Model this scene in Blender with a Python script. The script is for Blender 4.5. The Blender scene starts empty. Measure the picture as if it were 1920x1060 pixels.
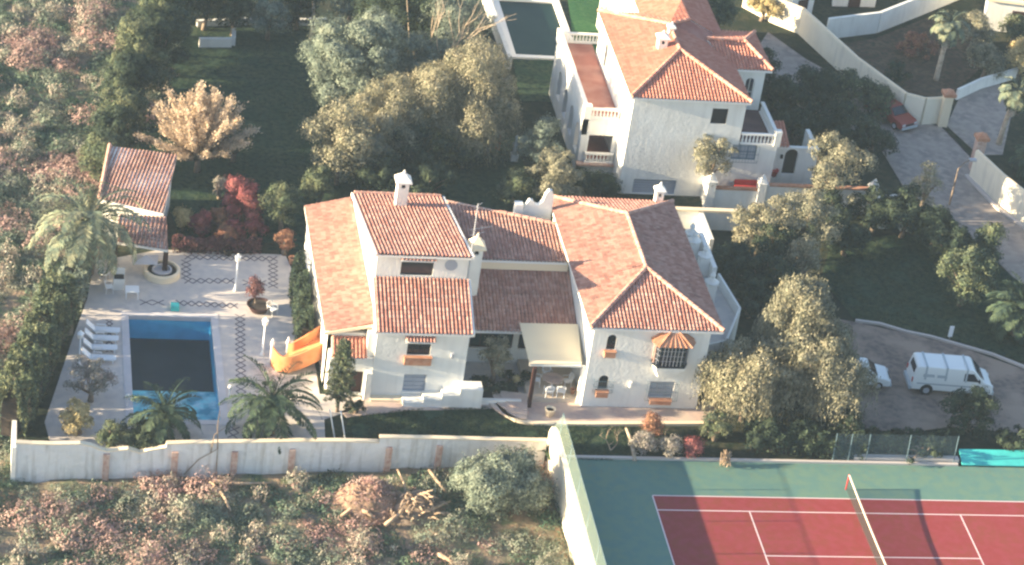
import bpy, bmesh, math, random
import numpy as np
from mathutils import Vector, Matrix
R = math.radians
random.seed(7)
rng = np.random.default_rng(7)
S = bpy.context.scene
COL = S.collection

# ------------------------------------------------------------------ camera
CF, CP, CY, CR = 5029.33, R(31.46094), R(13.142), R(8.829)
CAM = np.array([-38.285, -120.543, 89.906])
_d = np.array([math.sin(CY)*math.cos(CP), math.cos(CY)*math.cos(CP), -math.sin(CP)])
_r0 = np.array([math.cos(CY), -math.sin(CY), 0.0]); _u0 = np.cross(_r0, _d)
_rt = math.cos(CR)*_r0 + math.sin(CR)*_u0; _up = -math.sin(CR)*_r0 + math.cos(CR)*_u0
cd = bpy.data.cameras.new('camera'); cam = bpy.data.objects.new('camera', cd); COL.objects.link(cam)
cam.matrix_world = Matrix(((_rt[0], _up[0], -_d[0], CAM[0]), (_rt[1], _up[1], -_d[1], CAM[1]), (_rt[2], _up[2], -_d[2], CAM[2]), (0, 0, 0, 1)))
cd.sensor_width = 36; cd.lens = CF/1920*36; cd.clip_start = 1; cd.clip_end = 3000
S.camera = cam

def ray(px, py):
    return _d*CF + _rt*(px-960) - _up*(py-530)
def U(px, py, z=0.0):            # survey: photo point -> world point at height z
    v = ray(px, py); return CAM + v*(z-CAM[2])/v[2]
def VY(px, py, y):               # survey: photo point -> (x, z) on the facade plane y
    v = ray(px, py); p = CAM + v*(y-CAM[1])/v[1]; return p[0], p[2]

# ------------------------------------------------------------------ light
SUN_EL = R(13.4)
w = bpy.data.worlds.new('World'); S.world = w; w.use_nodes = True
nt = w.node_tree; bg = nt.nodes['Background']
sky = nt.nodes.new('ShaderNodeTexSky'); sky.sky_type = 'NISHITA'; sky.sun_disc = False
sky.sun_elevation = SUN_EL; sky.sun_rotation = R(-92); sky.altitude = 50
tn = nt.nodes.new('ShaderNodeMix'); tn.data_type = 'RGBA'; tn.blend_type = 'MULTIPLY'; tn.inputs[0].default_value = 1; tn.inputs[7].default_value = (.99, .99, 1.04, 1)
nt.links.new(sky.outputs[0], tn.inputs[6]); nt.links.new(tn.outputs[2], bg.inputs[0]); bg.inputs[1].default_value = 0.074
sl = bpy.data.lights.new('sun', 'SUN'); so = bpy.data.objects.new('sun', sl); COL.objects.link(so)
sl.energy = 5.0; sl.angle = R(0.5); sl.color = (1.0, 0.80, 0.52)
sd = Vector((math.cos(SUN_EL)*math.cos(R(1.7)), math.cos(SUN_EL)*math.sin(R(1.7)), -math.sin(SUN_EL)))
so.rotation_euler = sd.to_track_quat('-Z', 'Y').to_euler(); so.location = (-60, 0, 40)
S.view_settings.view_transform = 'Standard'; S.view_settings.look = 'None'
S.view_settings.exposure = 2.25; S.view_settings.gamma = 1.0
S.render.engine = 'CYCLES'
S.cycles.max_bounces = 6; S.cycles.diffuse_bounces = 3; S.cycles.transparent_max_bounces = 12
S.cycles.filter_width = 2.4

# ------------------------------------------------------------------ materials
MAT = {}
def mat(name, col, rough=0.85, spec=0.3, var=None, vs=3.0, var2=None, vs2=12.0, bump=0.0, bs=20.0, island=0.0, transl=0.0, metal=0.0, alpha=None, detail=4, streak=0.0):
    m = bpy.data.materials.new(name); m.use_nodes = True; n = m.node_tree; N = n.nodes; L = n.links
    b = N['Principled BSDF']; b.inputs['Roughness'].default_value = rough
    b.inputs['Specular IOR Level'].default_value = spec; b.inputs['Metallic'].default_value = metal
    geo = N.new('ShaderNodeNewGeometry')
    c = None
    def rgb(v):
        q = N.new('ShaderNodeRGB'); q.outputs[0].default_value = (*v, 1); return q.outputs[0]
    c = rgb(col)
    def noise(sc, dt=detail):
        t = N.new('ShaderNodeTexNoise'); t.inputs['Scale'].default_value = sc; t.inputs['Detail'].default_value = dt
        L.new(geo.outputs['Position'], t.inputs['Vector']); return t.outputs[0]
    def mix(fac, a, bb):
        x = N.new('ShaderNodeMix'); x.data_type = 'RGBA'; L.new(fac, x.inputs[0]); L.new(a, x.inputs[6]); L.new(bb, x.inputs[7]); return x.outputs[2]
    def ramp(f, a=0.4, z=0.6):
        r = N.new('ShaderNodeMapRange'); L.new(f, r.inputs[0]); r.inputs[1].default_value = a; r.inputs[2].default_value = z; return r.outputs[0]
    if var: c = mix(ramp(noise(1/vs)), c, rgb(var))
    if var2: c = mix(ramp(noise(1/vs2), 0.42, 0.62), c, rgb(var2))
    if streak:
        mp = N.new('ShaderNodeMapping'); mp.inputs['Scale'].default_value = (2.6, 2.6, .28); L.new(geo.outputs['Position'], mp.inputs['Vector'])
        tt = N.new('ShaderNodeTexNoise'); tt.inputs['Scale'].default_value = 1.0; tt.inputs['Detail'].default_value = 6; L.new(mp.outputs[0], tt.inputs['Vector'])
        mr = N.new('ShaderNodeMapRange'); L.new(tt.outputs[0], mr.inputs[0]); mr.inputs[1].default_value = .5; mr.inputs[2].default_value = .72; mr.inputs[4].default_value = streak
        c = mix(mr.outputs[0], c, rgb((.42, .40, .37)))
    if island:
        h = N.new('ShaderNodeHueSaturation'); L.new(c, h.inputs['Color'])
        r = N.new('ShaderNodeMapRange'); L.new(geo.outputs['Random Per Island'], r.inputs[0])
        r.inputs[3].default_value = 1-island; r.inputs[4].default_value = 1+island; L.new(r.outputs[0], h.inputs['Value'])
        c = h.outputs[0]
    L.new(c, b.inputs['Base Color'])
    if bump:
        bp = N.new('ShaderNodeBump'); bp.inputs['Strength'].default_value = 1; bp.inputs['Distance'].default_value = bump
        L.new(noise(bs, 5), bp.inputs['Height']); L.new(bp.outputs[0], b.inputs['Normal'])
    out = N['Material Output']
    if transl:
        tr = N.new('ShaderNodeBsdfTranslucent'); L.new(c, tr.inputs[0]); ms = N.new('ShaderNodeMixShader'); ms.inputs[0].default_value = transl
        L.new(b.outputs[0], ms.inputs[1]); L.new(tr.outputs[0], ms.inputs[2]); L.new(ms.outputs[0], out.inputs[0])
    if alpha is not None:
        tp = N.new('ShaderNodeBsdfTransparent'); ms = N.new('ShaderNodeMixShader'); ms.inputs[0].default_value = alpha
        L.new(tp.outputs[0], ms.inputs[1]); L.new(b.outputs[0], ms.inputs[2]); L.new(ms.outputs[0], out.inputs[0])
    MAT[name] = m; return m

def tile_mat(name, c1, c2, c3, c4, lich=0.5):
    m = bpy.data.materials.new(name); m.use_nodes = True; n = m.node_tree; N = n.nodes; L = n.links
    b = N['Principled BSDF']; b.inputs['Roughness'].default_value = 0.9; b.inputs['Specular IOR Level'].default_value = 0.2
    uv = N.new('ShaderNodeUVMap'); uv.uv_map = 'UVMap'
    fl = N.new('ShaderNodeVectorMath'); fl.operation = 'FLOOR'; L.new(uv.outputs[0], fl.inputs[0])
    wn = N.new('ShaderNodeTexWhiteNoise'); wn.noise_dimensions = '2D'; L.new(fl.outputs[0], wn.inputs['Vector'])
    cr = N.new('ShaderNodeValToRGB'); L.new(wn.outputs['Value'], cr.inputs[0])
    e = cr.color_ramp.elements; e[0].color = (*c1, 1); e[1].color = (*c3, 1); e[1].position = 1
    q = e.new(0.45); q.color = (*c2, 1)
    geo = N.new('ShaderNodeNewGeometry')
    t = N.new('ShaderNodeTexNoise'); t.inputs['Scale'].default_value = 1.9; t.inputs['Detail'].default_value = 6; t.inputs['Roughness'].default_value = 0.75
    L.new(geo.outputs['Position'], t.inputs['Vector'])
    r = N.new('ShaderNodeMapRange'); L.new(t.outputs[0], r.inputs[0]); r.inputs[1].default_value = 0.50; r.inputs[2].default_value = 0.68; r.inputs[4].default_value = lich
    x = N.new('ShaderNodeMix'); x.data_type = 'RGBA'; L.new(r.outputs[0], x.inputs[0]); L.new(cr.outputs[0], x.inputs[6]); x.inputs[7].default_value = (*c4, 1)
    L.new(x.outputs[2], b.inputs['Base Color']); MAT[name] = m

mat('stucco', (.79, .79, .755), 0.95, 0.1, var=(.73, .725, .69), vs=1.8, bump=0.018, bs=5, streak=.22)
mat('stucco_old', (.76, .76, .75), 0.95, 0.1, var=(.68, .68, .67), vs=.9, var2=(.74, .74, .74), vs2=.5, bump=0.07, bs=3, streak=.75)
mat('cream_wall', (.80, .75, .62), 0.95, 0.1, var=(.74, .69, .57), vs=2, bump=.02, bs=4, streak=.35)
mat('white_trim', (.82, .80, .76), 0.8)
mat('cream_trim', (.80, .68, .50), 0.9)
mat('brick', (.44, .27, .22), 0.95, var=(.56, .42, .36), vs=.25)
tile_mat('tile_pink', (.34, .155, .125), (.42, .215, .175), (.50, .30, .25), (.19, .105, .095), 0.85)
tile_mat('tile_worn', (.34, .175, .14), (.41, .23, .185), (.48, .30, .245), (.20, .115, .10), 0.85)
tile_mat('tile_orange', (.44, .175, .125), (.48, .21, .155), (.52, .26, .195), (.34, .14, .11), 0.5)
tile_mat('tile_hut', (.28, .15, .125), (.35, .21, .175), (.42, .28, .235), (.18, .11, .095), 0.7)
mat('ridge_tile', (.58, .36, .29), 0.9, var=(.44, .24, .19), vs=.4)
mat('ridge_orange', (.55, .25, .18), 0.9, var=(.6, .35, .27), vs=.5)
mat('terracotta_floor', (.30, .12, .095), 0.85, var=(.38, .19, .155), vs=1.5)
mat('terracotta', (.42, .19, .11), 0.8, var=(.48, .26, .17), vs=.3)
mat('dark_floor', (.10, .055, .06), 0.9, var=(.14, .08, .08), vs=1)
mat('glass_dark', (.012, .018, .03), 0.12, 0.6)
mat('glass_green', (.02, .05, .05), 0.15, 0.6, var=(.01, .02, .03), vs=.8)
mat('black_paint', (.015, .014, .018), 0.5)
mat('dark_wood', (.045, .018, .016), 0.6)
mat('iron', (.10, .16, .20), 0.5)
mat('grey_metal', (.35, .37, .42), 0.5)
mat('shutter', (.33, .36, .42), 0.7)
mat('awning', (.62, .56, .42), 0.9, var=(.60, .54, .41), vs=.8)
mat('orange_paint', (.56, .20, .075), 0.7, var=(.56, .25, .11), vs=.6)
mat('plastic_white', (.80, .82, .84), 0.5)
mat('turquoise', (.05, .42, .42), 0.7, var=(.06, .50, .48), vs=.7)
mat('deck', (.54, .50, .47), 0.8, var=(.60, .55, .51), vs=2.5, var2=(.49, .46, .45), vs2=.6)
mat('coping', (.56, .54, .56), 0.8, var=(.51, .50, .52), vs=.7)
mat('inlay', (.13, .115, .14), 0.9)
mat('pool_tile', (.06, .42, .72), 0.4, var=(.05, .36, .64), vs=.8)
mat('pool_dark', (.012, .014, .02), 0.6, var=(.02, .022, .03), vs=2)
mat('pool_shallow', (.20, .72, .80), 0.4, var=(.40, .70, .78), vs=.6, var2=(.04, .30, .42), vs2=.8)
mat('paving', (.50, .38, .33), 0.9, var=(.42, .33, .31), vs=.35, var2=(.55, .45, .38), vs2=1.5, bump=.01, bs=8)
mat('patio', (.60, .50, .38), 0.9, var=(.56, .46, .37), vs=1)
mat('soil_dark', (.03, .025, .025), 1.0, var=(.05, .04, .035), vs=.5)
mat('drive', (.22, .17, .145), 0.95, var=(.135, .11, .10), vs=.4, var2=(.30, .235, .19), vs2=2.2, bump=.03, bs=6)
mat('road', (.29, .25, .225), 0.95, var=(.22, .195, .185), vs=2.0, var2=(.34, .295, .26), vs2=.6)
mat('kerb', (.50, .46, .44), 0.9)
mat('court_green', (.115, .215, .175), 0.85, var=(.13, .22, .165), vs=2.6, var2=(.10, .20, .178), vs2=.7, detail=8)
mat('court_red', (.25, .038, .040), 0.85, var=(.235, .048, .036), vs=2.2, var2=(.27, .045, .054), vs2=.5, detail=8)
mat('court_line', (.72, .60, .62), 0.8)
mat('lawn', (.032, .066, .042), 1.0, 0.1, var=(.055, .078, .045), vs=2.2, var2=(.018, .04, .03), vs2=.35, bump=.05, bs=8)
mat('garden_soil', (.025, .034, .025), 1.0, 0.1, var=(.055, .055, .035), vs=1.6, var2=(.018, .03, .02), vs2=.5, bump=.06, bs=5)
mat('field_soil', (.18, .15, .115), 1.0, 0.1, var=(.10, .14, .08), vs=2.5, var2=(.27, .20, .145), vs2=1.0, bump=.1, bs=4)
mat('brown_earth', (.28, .19, .14), 1.0, 0.1, var=(.16, .12, .09), vs=.8, bump=.06, bs=5)
mat('dry_earth', (.085, .06, .045), 1.0, 0.1, var=(.13, .095, .065), vs=1.2, var2=(.06, .055, .04), vs2=.4, bump=.06, bs=5)
mat('bark', (.16, .12, .09), 0.95, var=(.24, .19, .15), vs=.4)
mat('bark_pale', (.48, .40, .31), 0.95, var=(.34, .27, .20), vs=.3)
mat('dead_wood', (.45, .35, .25), 0.95, var=(.30, .22, .16), vs=.4)
mat('grass_net', (.42, .56, .50), 0.8, alpha=0.16, var=(.48, .60, .52), vs=1.5)
mat('net_mesh', (.03, .04, .04), 0.9, alpha=0.5)
mat('net_tape', (.72, .62, .50), 0.8)
mat('chainlink', (.15, .22, .25), 0.6, alpha=0.22)
mat('van_white', (.74, .78, .78), 0.35, 0.5)
mat('van_grey', (.40, .46, .50), 0.6)
mat('car_red', (.26, .035, .025), 0.35, 0.5)
mat('tyre', (.02, .02, .022), 0.9)
mat('light_amber', (.6, .25, .05), 0.4)
mat('lens', (.6, .62, .65), 0.2, 0.6)
mat('lampglass', (.85, .83, .78), 0.4)
mat('red_paint', (.45, .04, .04), 0.6)
mat('water', (.02, .10, .14), 0.05, 0.5, alpha=0.09, bump=.05, bs=1.6)
mat('water_green', (.008, .026, .022), 0.35, 0.15, var=(.012, .032, .026), vs=3)
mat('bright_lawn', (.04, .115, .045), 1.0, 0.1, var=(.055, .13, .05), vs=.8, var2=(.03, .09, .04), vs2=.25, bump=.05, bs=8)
# foliage
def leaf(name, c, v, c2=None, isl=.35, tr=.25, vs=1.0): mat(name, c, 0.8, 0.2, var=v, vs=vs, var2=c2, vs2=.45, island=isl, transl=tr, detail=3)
leaf('leaf_grey', (0.19, 0.235, 0.19), (0.26, 0.295, 0.235), (0.12, 0.16, 0.135))
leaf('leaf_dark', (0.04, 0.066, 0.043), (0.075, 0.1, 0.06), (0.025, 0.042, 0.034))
leaf('leaf_mid', (0.1, 0.135, 0.075), (0.17, 0.185, 0.105), (0.06, 0.085, 0.06))
leaf('leaf_olive', (0.25, 0.245, 0.175), (0.33, 0.31, 0.22), (0.15, 0.16, 0.12))
leaf('leaf_willow', (0.29, 0.275, 0.19), (0.37, 0.34, 0.24), (0.18, 0.185, 0.13))
leaf('leaf_autumn', (0.58, 0.47, 0.36), (0.66, 0.55, 0.43), (0.46, 0.36, 0.26), isl=.25, tr=.3)
leaf('leaf_red', (0.3, 0.085, 0.095), (0.4, 0.16, 0.15), (0.2, 0.06, 0.07))
leaf('leaf_rust', (0.33, 0.15, 0.1), (0.4, 0.24, 0.15), (0.2, 0.1, 0.07))
leaf('leaf_plum', (.16, .07, .08), (.22, .11, .10), (.1, .05, .06))
leaf('leaf_purple', (0.32, 0.27, 0.26), (0.38, 0.35, 0.3), (0.2, 0.2, 0.18))
leaf('leaf_yellow', (.50, .42, .22), (.58, .48, .27), (.36, .30, .15))
leaf('leaf_palm', (0.05, 0.085, 0.055), (0.085, 0.12, 0.07), (0.03, 0.055, 0.045))
leaf('leaf_palm_pale', (0.17, 0.21, 0.145), (0.27, 0.28, 0.19), (0.09, 0.13, 0.11))
leaf('scrub_leaf', (0.2, 0.245, 0.185), (0.3, 0.29, 0.24), (0.13, 0.18, 0.14), isl=.4, vs=2.6)
leaf('scrub_straw', (0.36, 0.35, 0.29), (0.26, 0.31, 0.25), (0.42, 0.34, 0.29), isl=.35, vs=2.0)
leaf('scrub_pink', (0.43, 0.275, 0.25), (0.34, 0.22, 0.21), (0.4, 0.31, 0.27), isl=.4, vs=2.0)
leaf('scrub_green', (0.1, 0.165, 0.11), (0.17, 0.22, 0.155), (0.06, 0.115, 0.08), isl=.35, vs=1.5)
leaf('grass_blade', (0.045, 0.085, 0.05), (0.09, 0.115, 0.065), (0.03, 0.06, 0.04), isl=.3)

# ------------------------------------------------------------------ helpers
ORG = {}
class MB:
    def __init__(s): s.v = []; s.f = []
    def add(s, vs, fs):
        k = len(s.v); s.v += [tuple(map(float, p)) for p in vs]; s.f += [tuple(i+k for i in f) for f in fs]; return s
    def box(s, x0, x1, y0, y1, z0, z1):
        return s.add([(x0, y0, z0), (x1, y0, z0), (x1, y1, z0), (x0, y1, z0), (x0, y0, z1), (x1, y0, z1), (x1, y1, z1), (x0, y1, z1)],
                     [(0, 3, 2, 1), (4, 5, 6, 7), (0, 1, 5, 4), (1, 2, 6, 5), (2, 3, 7, 6), (3, 0, 4, 7)])
    def cbox(s, c, sx, sy, z0, z1, rot=0):
        a, b = math.cos(rot), math.sin(rot); P = [(-sx/2, -sy/2), (sx/2, -sy/2), (sx/2, sy/2), (-sx/2, sy/2)]
        return s.prism([(c[0]+x*a-y*b, c[1]+x*b+y*a) for x, y in P], z0, z1)
    def prism(s, pts, z0, z1):
        return s.ext([(p[0], p[1], z0) for p in pts], (0, 0, z1-z0))
    def ext(s, pts, vec):
        n = len(pts); P = [tuple(p) for p in pts]; Q = [(p[0]+vec[0], p[1]+vec[1], p[2]+vec[2]) for p in P]
        return s.add(P+Q, [tuple(reversed(range(n))), tuple(range(n, 2*n))]+[(i, (i+1) % n, (i+1) % n+n, i+n) for i in range(n)])
    def tube(s, pts, rad, n=6, cap=True):
        pts = [Vector(p) for p in pts]
        if not hasattr(rad, '__len__'): rad = [rad]*len(pts)
        k = len(s.v); up = None
        for i, p in enumerate(pts):
            t = (pts[min(i+1, len(pts)-1)]-pts[max(i-1, 0)]).normalized()
            a = t.orthogonal().normalized() if up is None else (up-t*up.dot(t)).normalized(); up = a; b = t.cross(a)
            for j in range(n):
                th = 2*math.pi*j/n; q = p+(a*math.cos(th)+b*math.sin(th))*rad[i]; s.v.append(tuple(q))
        for i in range(len(pts)-1):
            for j in range(n):
                j2 = (j+1) % n; s.f.append((k+i*n+j, k+i*n+j2, k+(i+1)*n+j2, k+(i+1)*n+j))
        if cap:
            s.f.append(tuple(k+j for j in reversed(range(n)))); s.f.append(tuple(k+(len(pts)-1)*n+j for j in range(n)))
        return s
    def lathe(s, cx, cy, prof, n=14):      # prof: [(r,z)...]
        k = len(s.v)
        for r, z in prof:
            for j in range(n):
                t = 2*math.pi*j/n; s.v.append((cx+r*math.cos(t), cy+r*math.sin(t), z))
        for i in range(len(prof)-1):
            for j in range(n):
                j2 = (j+1) % n; s.f.append((k+i*n+j, k+i*n+j2, k+(i+1)*n+j2, k+(i+1)*n+j))
        s.f.append(tuple(k+j for j in reversed(range(n)))); s.f.append(tuple(k+(len(prof)-1)*n+j for j in range(n)))
        return s
    def wall(s, A, B, z0, z1, th, holes=()):
        # thickness to the left of A->B; holes (u0,u1,z0,z1,arch)
        A = Vector(A[:2]); B = Vector(B[:2]); Lh = (B-A).length; t = (B-A)/Lh; nn = Vector((-t.y, t.x))
        us = sorted({0, Lh, *[h[0] for h in holes], *[h[1] for h in holes]}); zs = sorted({z0, z1, *[h[2] for h in holes], *[h[3] for h in holes]})
        def P(u, z, d=0): q = A+t*u+nn*d; return (q.x, q.y, z)
        for i in range(len(us)-1):
            for j in range(len(zs)-1):
                um = (us[i]+us[i+1])/2; zm = (zs[j]+zs[j+1])/2
                if any(h[0] < um < h[1] and h[2] < zm < h[3] for h in holes): continue
                s.ext([P(us[i], zs[j]), P(us[i+1], zs[j]), P(us[i+1], zs[j+1]), P(us[i], zs[j+1])], (nn.x*th, nn.y*th, 0))
        for h in holes:
            if len(h) > 4 and h[4]:
                w2 = (h[1]-h[0])/2; uc = (h[0]+h[1])/2; zc = h[3]-w2
                for sg in (-1, 1):
                    arc = [P(uc+sg*w2*math.cos(a), zc+w2*math.sin(a)) for a in [math.pi/2*k/6 for k in range(7)]]
                    s.ext(arc+[P(uc+sg*w2, h[3])], (nn.x*th, nn.y*th, 0))
        return s

def link(o, parent=None):
    COL.objects.link(o)
    if parent: o.parent = parent
    return o
def tag(o, label=None, cat=None, group=None, kind=None):
    if label: o['label'] = label
    if cat: o['category'] = cat
    if group: o['group'] = group
    if kind: o['kind'] = kind
    return o
def thing(name, loc, label, cat, group=None):
    o = bpy.data.objects.new(name, None); link(o); o.location = tuple(map(float, loc)); ORG[o.name] = tuple(map(float, loc)); o.empty_display_size = .3
    return tag(o, label, cat, group)
def finish(name, me, m, parent, origin, smooth):
    me.materials.append(MAT[m])
    if smooth: me.polygons.foreach_set('use_smooth', [True]*len(me.polygons))
    o = bpy.data.objects.new(name, me); link(o, parent); ORG[o.name] = origin
    if parent is None: o.location = origin
    return o
def part(name, mb, m, parent=None, origin=None, smooth=False, fix=True):
    if parent is not None: origin = ORG[parent.name]
    if origin is None: origin = (0, 0, 0)
    me = bpy.data.meshes.new(name)
    me.from_pydata([(a-origin[0], b-origin[1], c-origin[2]) for a, b, c in mb.v], [], mb.f)
    if fix:
        bm = bmesh.new(); bm.from_mesh(me); bmesh.ops.recalc_face_normals(bm, faces=bm.faces); bm.to_mesh(me); bm.free()
    return finish(name, me, m, parent, origin, smooth)
def quads(name, V, m, parent=None, origin=None):
    # V: (n,4,3) numpy
    if parent is not None: origin = ORG[parent.name]
    if origin is None: origin = (0, 0, 0)
    n = len(V); me = bpy.data.meshes.new(name)
    me.vertices.add(4*n); me.vertices.foreach_set('co', (V-np.array(origin)).astype(np.float32).ravel())
    me.loops.add(4*n); me.loops.foreach_set('vertex_index', np.arange(4*n, dtype=np.int32))
    me.polygons.add(n); me.polygons.foreach_set('loop_start', np.arange(0, 4*n, 4, dtype=np.int32)); me.polygons.foreach_set('loop_total', np.full(n, 4, dtype=np.int32))
    me.update(); me.validate()
    return finish(name, me, m, parent, origin, False)
def struct(name, mb, m, z=None, **k):
    o = part(name, mb, m, **k); o['kind'] = 'structure'; return o
def copy_tree(o, parent=None):
    c = o.copy(); link(c)
    if parent: c.parent = parent
    for ch in list(o.children): copy_tree(ch, c)
    return c

def nrm(a): return a/np.maximum(np.linalg.norm(a, axis=-1, keepdims=True), 1e-9)
def leafquads(P, D, Nn, ln, wd):
    # P centres, D long direction, Nn normal hint
    D = nrm(D); W = nrm(np.cross(D, Nn)); a = D*ln[:, None]/2; b = W*wd[:, None]/2
    return np.stack([P-a, P+b*.9-a*.15, P+a, P-b*.9+a*.15], 1)
def sph(n):
    v = rng.normal(size=(n, 3)); return nrm(v)
def blobs_round(c, rx, ry, rz, k, rb):
    """clump centres over an ellipsoid"""
    out = []; k = int(k*1.35)
    for i in range(k):
        t = i/k; z = 1-1.75*t + rng.normal()*.08; z = max(-.75, min(1, z)); a = i*2.399+rng.normal()*.25; r = math.sqrt(max(0, 1-z*z))
        q = .50+.46*rng.random(); f = rb*(.5+.75*rng.random())
        out.append((c[0]+rx*q*r*math.cos(a), c[1]+ry*q*r*math.sin(a), c[2]+rz*q*z, f))
    out.append((c[0], c[1], c[2], min(rx, rz)*.55))
    return out
def leaves_clumps(bl, dens, ls, droop=0.0):
    Q = []
    for (x, y, z, r) in bl:
        n = int(dens*r*r*12.6/(ls*ls*.5)*.5)
        d = sph(n); d[:, 2] = np.where(d[:, 2] < -.5, -d[:, 2], d[:, 2])
        rr = r*(1-.35*rng.random(n)**1.6)*(1+.22*np.sin(d[:, 0]*5+x*3)*np.cos(d[:, 1]*4+y*2)+.15*np.sin(d[:, 2]*7+x))
        rr[rng.random(n) < .06] *= 1.25
        P = np.array([x, y, z])+d*rr[:, None]*np.array([1, 1, .85])
        D = sph(n); D = D-d*(D*d).sum(1, keepdims=True)*.75; D[:, 2] -= droop
        N2 = d+sph(n)*.45
        s = ls*(.6+.8*rng.random(n))
        Q.append(leafquads(P, D, N2, s*1.3, s*.8))
    return np.concatenate(Q)
def willow_leaves(bl, dens, ls, hang):
    Q = []
    for (x, y, z, r) in bl:
        n = int(dens*r*r*9)
        d = sph(n); d[:, 2] = np.abs(d[:, 2])
        st = np.array([x, y, z])+d*r*(.8+.3*rng.random((n, 1)))
        L = hang*(.5+.9*rng.random(n)); m = 12
        t = np.linspace(0, 1, m)[None, :, None]
        out = d.copy(); out[:, 2] = 0
        P = st[:, None, :]+out[:, None, :]*t*.35*r+np.array([0, 0, -1.])*t*L[:, None, None]+rng.normal(size=(n, m, 3))*.07
        P = P.reshape(-1, 3); P = P[P[:, 2] > .15]
        k = len(P); D = np.stack([rng.normal(size=k)*.35, rng.normal(size=k)*.35, -np.ones(k)], 1)
        s = ls*(.7+.7*rng.random(k))
        Q.append(leafquads(P, D, sph(k), s*2.2, s*.65))
    return np.concatenate(Q)
def trunk_mb(base, bl, r, forkz, lim=6, top=None):
    mb = MB(); b = Vector(base); f = Vector((base[0]+random.uniform(-.2, .2), base[1]+random.uniform(-.2, .2), forkz))
    mb.tube([b+Vector((0, 0, -.15)), b.lerp(f, .5)+Vector((random.uniform(-.1, .1), random.uniform(-.1, .1), 0)), f], [r*1.25, r, r*.8], 8)
    for q in random.sample(bl, min(lim, len(bl))):
        e = Vector(q[:3]); m = f.lerp(e, .5)+Vector((random.uniform(-.2, .2), random.uniform(-.2, .2), .2))
        mb.tube([f+Vector((0, 0, -.1)), m, e], [r*.6, r*.38, r*.12], 5)
    return mb
TN = {}
def tree(name, px, py, zc, rx, rz, lf, label, cat='tree', group=None, kind='round', k=16, rb=None, ls=.2, dens=1.5, ry=None, base_z=0.0, trunk='bark', tr=.16, hang=1.6, droop=0, sep=True):
    c = U(px, py, zc+base_z); ry = ry or rx
    if rb is None: rb = .42*min(rx, rz)
    if rx < 1.5: rb *= 1.25
    root = thing(name, (c[0], c[1], base_z), label, cat, group); ls *= .66
    bl = blobs_round(c, rx, ry, rz, k, rb)
    if kind == 'willow': V = willow_leaves(bl, dens*1.5, ls, hang); V = np.concatenate([V, leaves_clumps(bl, .35*dens/2, ls*1.1)])
    else: V = leaves_clumps(bl, dens, ls, droop)
    quads('crown', V, lf, root)
    part('trunk', trunk_mb((c[0], c[1], base_z), bl, tr, max(base_z+.3, c[2]-rz*.55)), trunk, root, smooth=True)
    return root

def roof_plane(name, poly, m, parent, pitch=.23, thick=.14, amp=.055, under='white_trim', row=.30, down=None):
    """barrel tiles over a planar polygon (3D points, counter-clockwise from above)"""
    P = [Vector(p) for p in poly]
    n = Vector((0, 0, 0))
    for i in range(len(P)):
        a, b = P[i], P[(i+1) % len(P)]; n += a.cross(b)
    n.normalize()
    if n.z < 0: n = -n; P.reverse()
    g = Vector((n.x, n.y, 0)) if down is None else Vector(down)
    dn = (g-n*g.dot(n)).normalized(); u = n.cross(dn).normalized(); o = P[0]
    us = [(p-o).dot(u) for p in P]; vs = [(p-o).dot(dn) for p in P]
    u0, u1, v0, v1 = min(us)-.1, max(us)+.1, min(vs)-.1, max(vs)+.1
    k = 6; nu = int((u1-u0)/pitch*k)+1; nr = int((v1-v0)/row)+1
    bm = bmesh.new(); uvl = bm.loops.layers.uv.new('UVMap')
    rows = []; jit = [random.uniform(-.012, .012) for _ in range(nu//k+2)]
    for r in range(nr+1):
        for e in (0.0, 1.0):
            v = v0+(r+e*.999)*row
            ln = []
            for i in range(nu+1):
                uu = u0+i*pitch/k; ph = (i % k)/k
                h = amp*(abs(math.cos(math.pi*ph))*2-.9)+(.035*e)
                vv = v+jit[i//k]*3
                h += .05*mn.noise(Vector((uu*.45+o.x, vv*.45+o.y, 1)))+.018*mn.noise(Vector(((i//k)*3.7, r*2.3, 4)))
                ln.append(bm.verts.new(o+u*uu+dn*vv+n*(h+.06)))
            rows.append((ln, r, e))
    for a in range(len(rows)-1):
        la, ra, ea = rows[a]; lb, rb_, eb = rows[a+1]
        for i in range(nu):
            f = bm.faces.new((la[i], la[i+1], lb[i+1], lb[i])); f.smooth = False
            cu = [i/k+.5, (i+1)/k+.5, (i+1)/k+.5, i/k+.5]; vv = [ra+.02 if ea == 0 else ra+.98]*2+[ra+.98]*2
            for lp, x, y in zip(f.loops, cu, vv): lp[uvl].uv = (x-.001 if x == int(x) and lp in list(f.loops)[1:3] else x, y)
    for i in range(len(P)):
        a, b = P[i], P[(i+1) % len(P)]; e = (b-a).normalized(); out = e.cross(n)
        geom = bm.verts[:]+bm.edges[:]+bm.faces[:]
        bmesh.ops.bisect_plane(bm, geom=geom, plane_co=a, plane_no=out, clear_outer=True)
    org = ORG[parent.name]
    for v in bm.verts: v.co -= Vector(org)
    bmesh.ops.recalc_face_normals(bm, faces=bm.faces)
    me = bpy.data.meshes.new(name); bm.to_mesh(me); bm.free()
    ob = finish(name, me, m, parent, org, False)
    sl_ = MB(); sl_.ext([tuple(p-Vector((0, 0, .0))) for p in P], (0, 0, -thick))
    part('fascia', sl_, under, ob)
    return ob
def ridge(parent, a, b, m='ridge_tile', r=.13):
    a, b = Vector(a), Vector(b); n = max(2, int((b-a).length/.42)); mb = MB()
    for i in range(n):
        p = a.lerp(b, i/n); q = a.lerp(b, (i+1.08)/n); z = Vector((0, 0, .05))
        mb.tube([p+z, q+z], [r*1.1, r*.88], 8)
    return part('ridge_cap', mb, m, parent)
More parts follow.
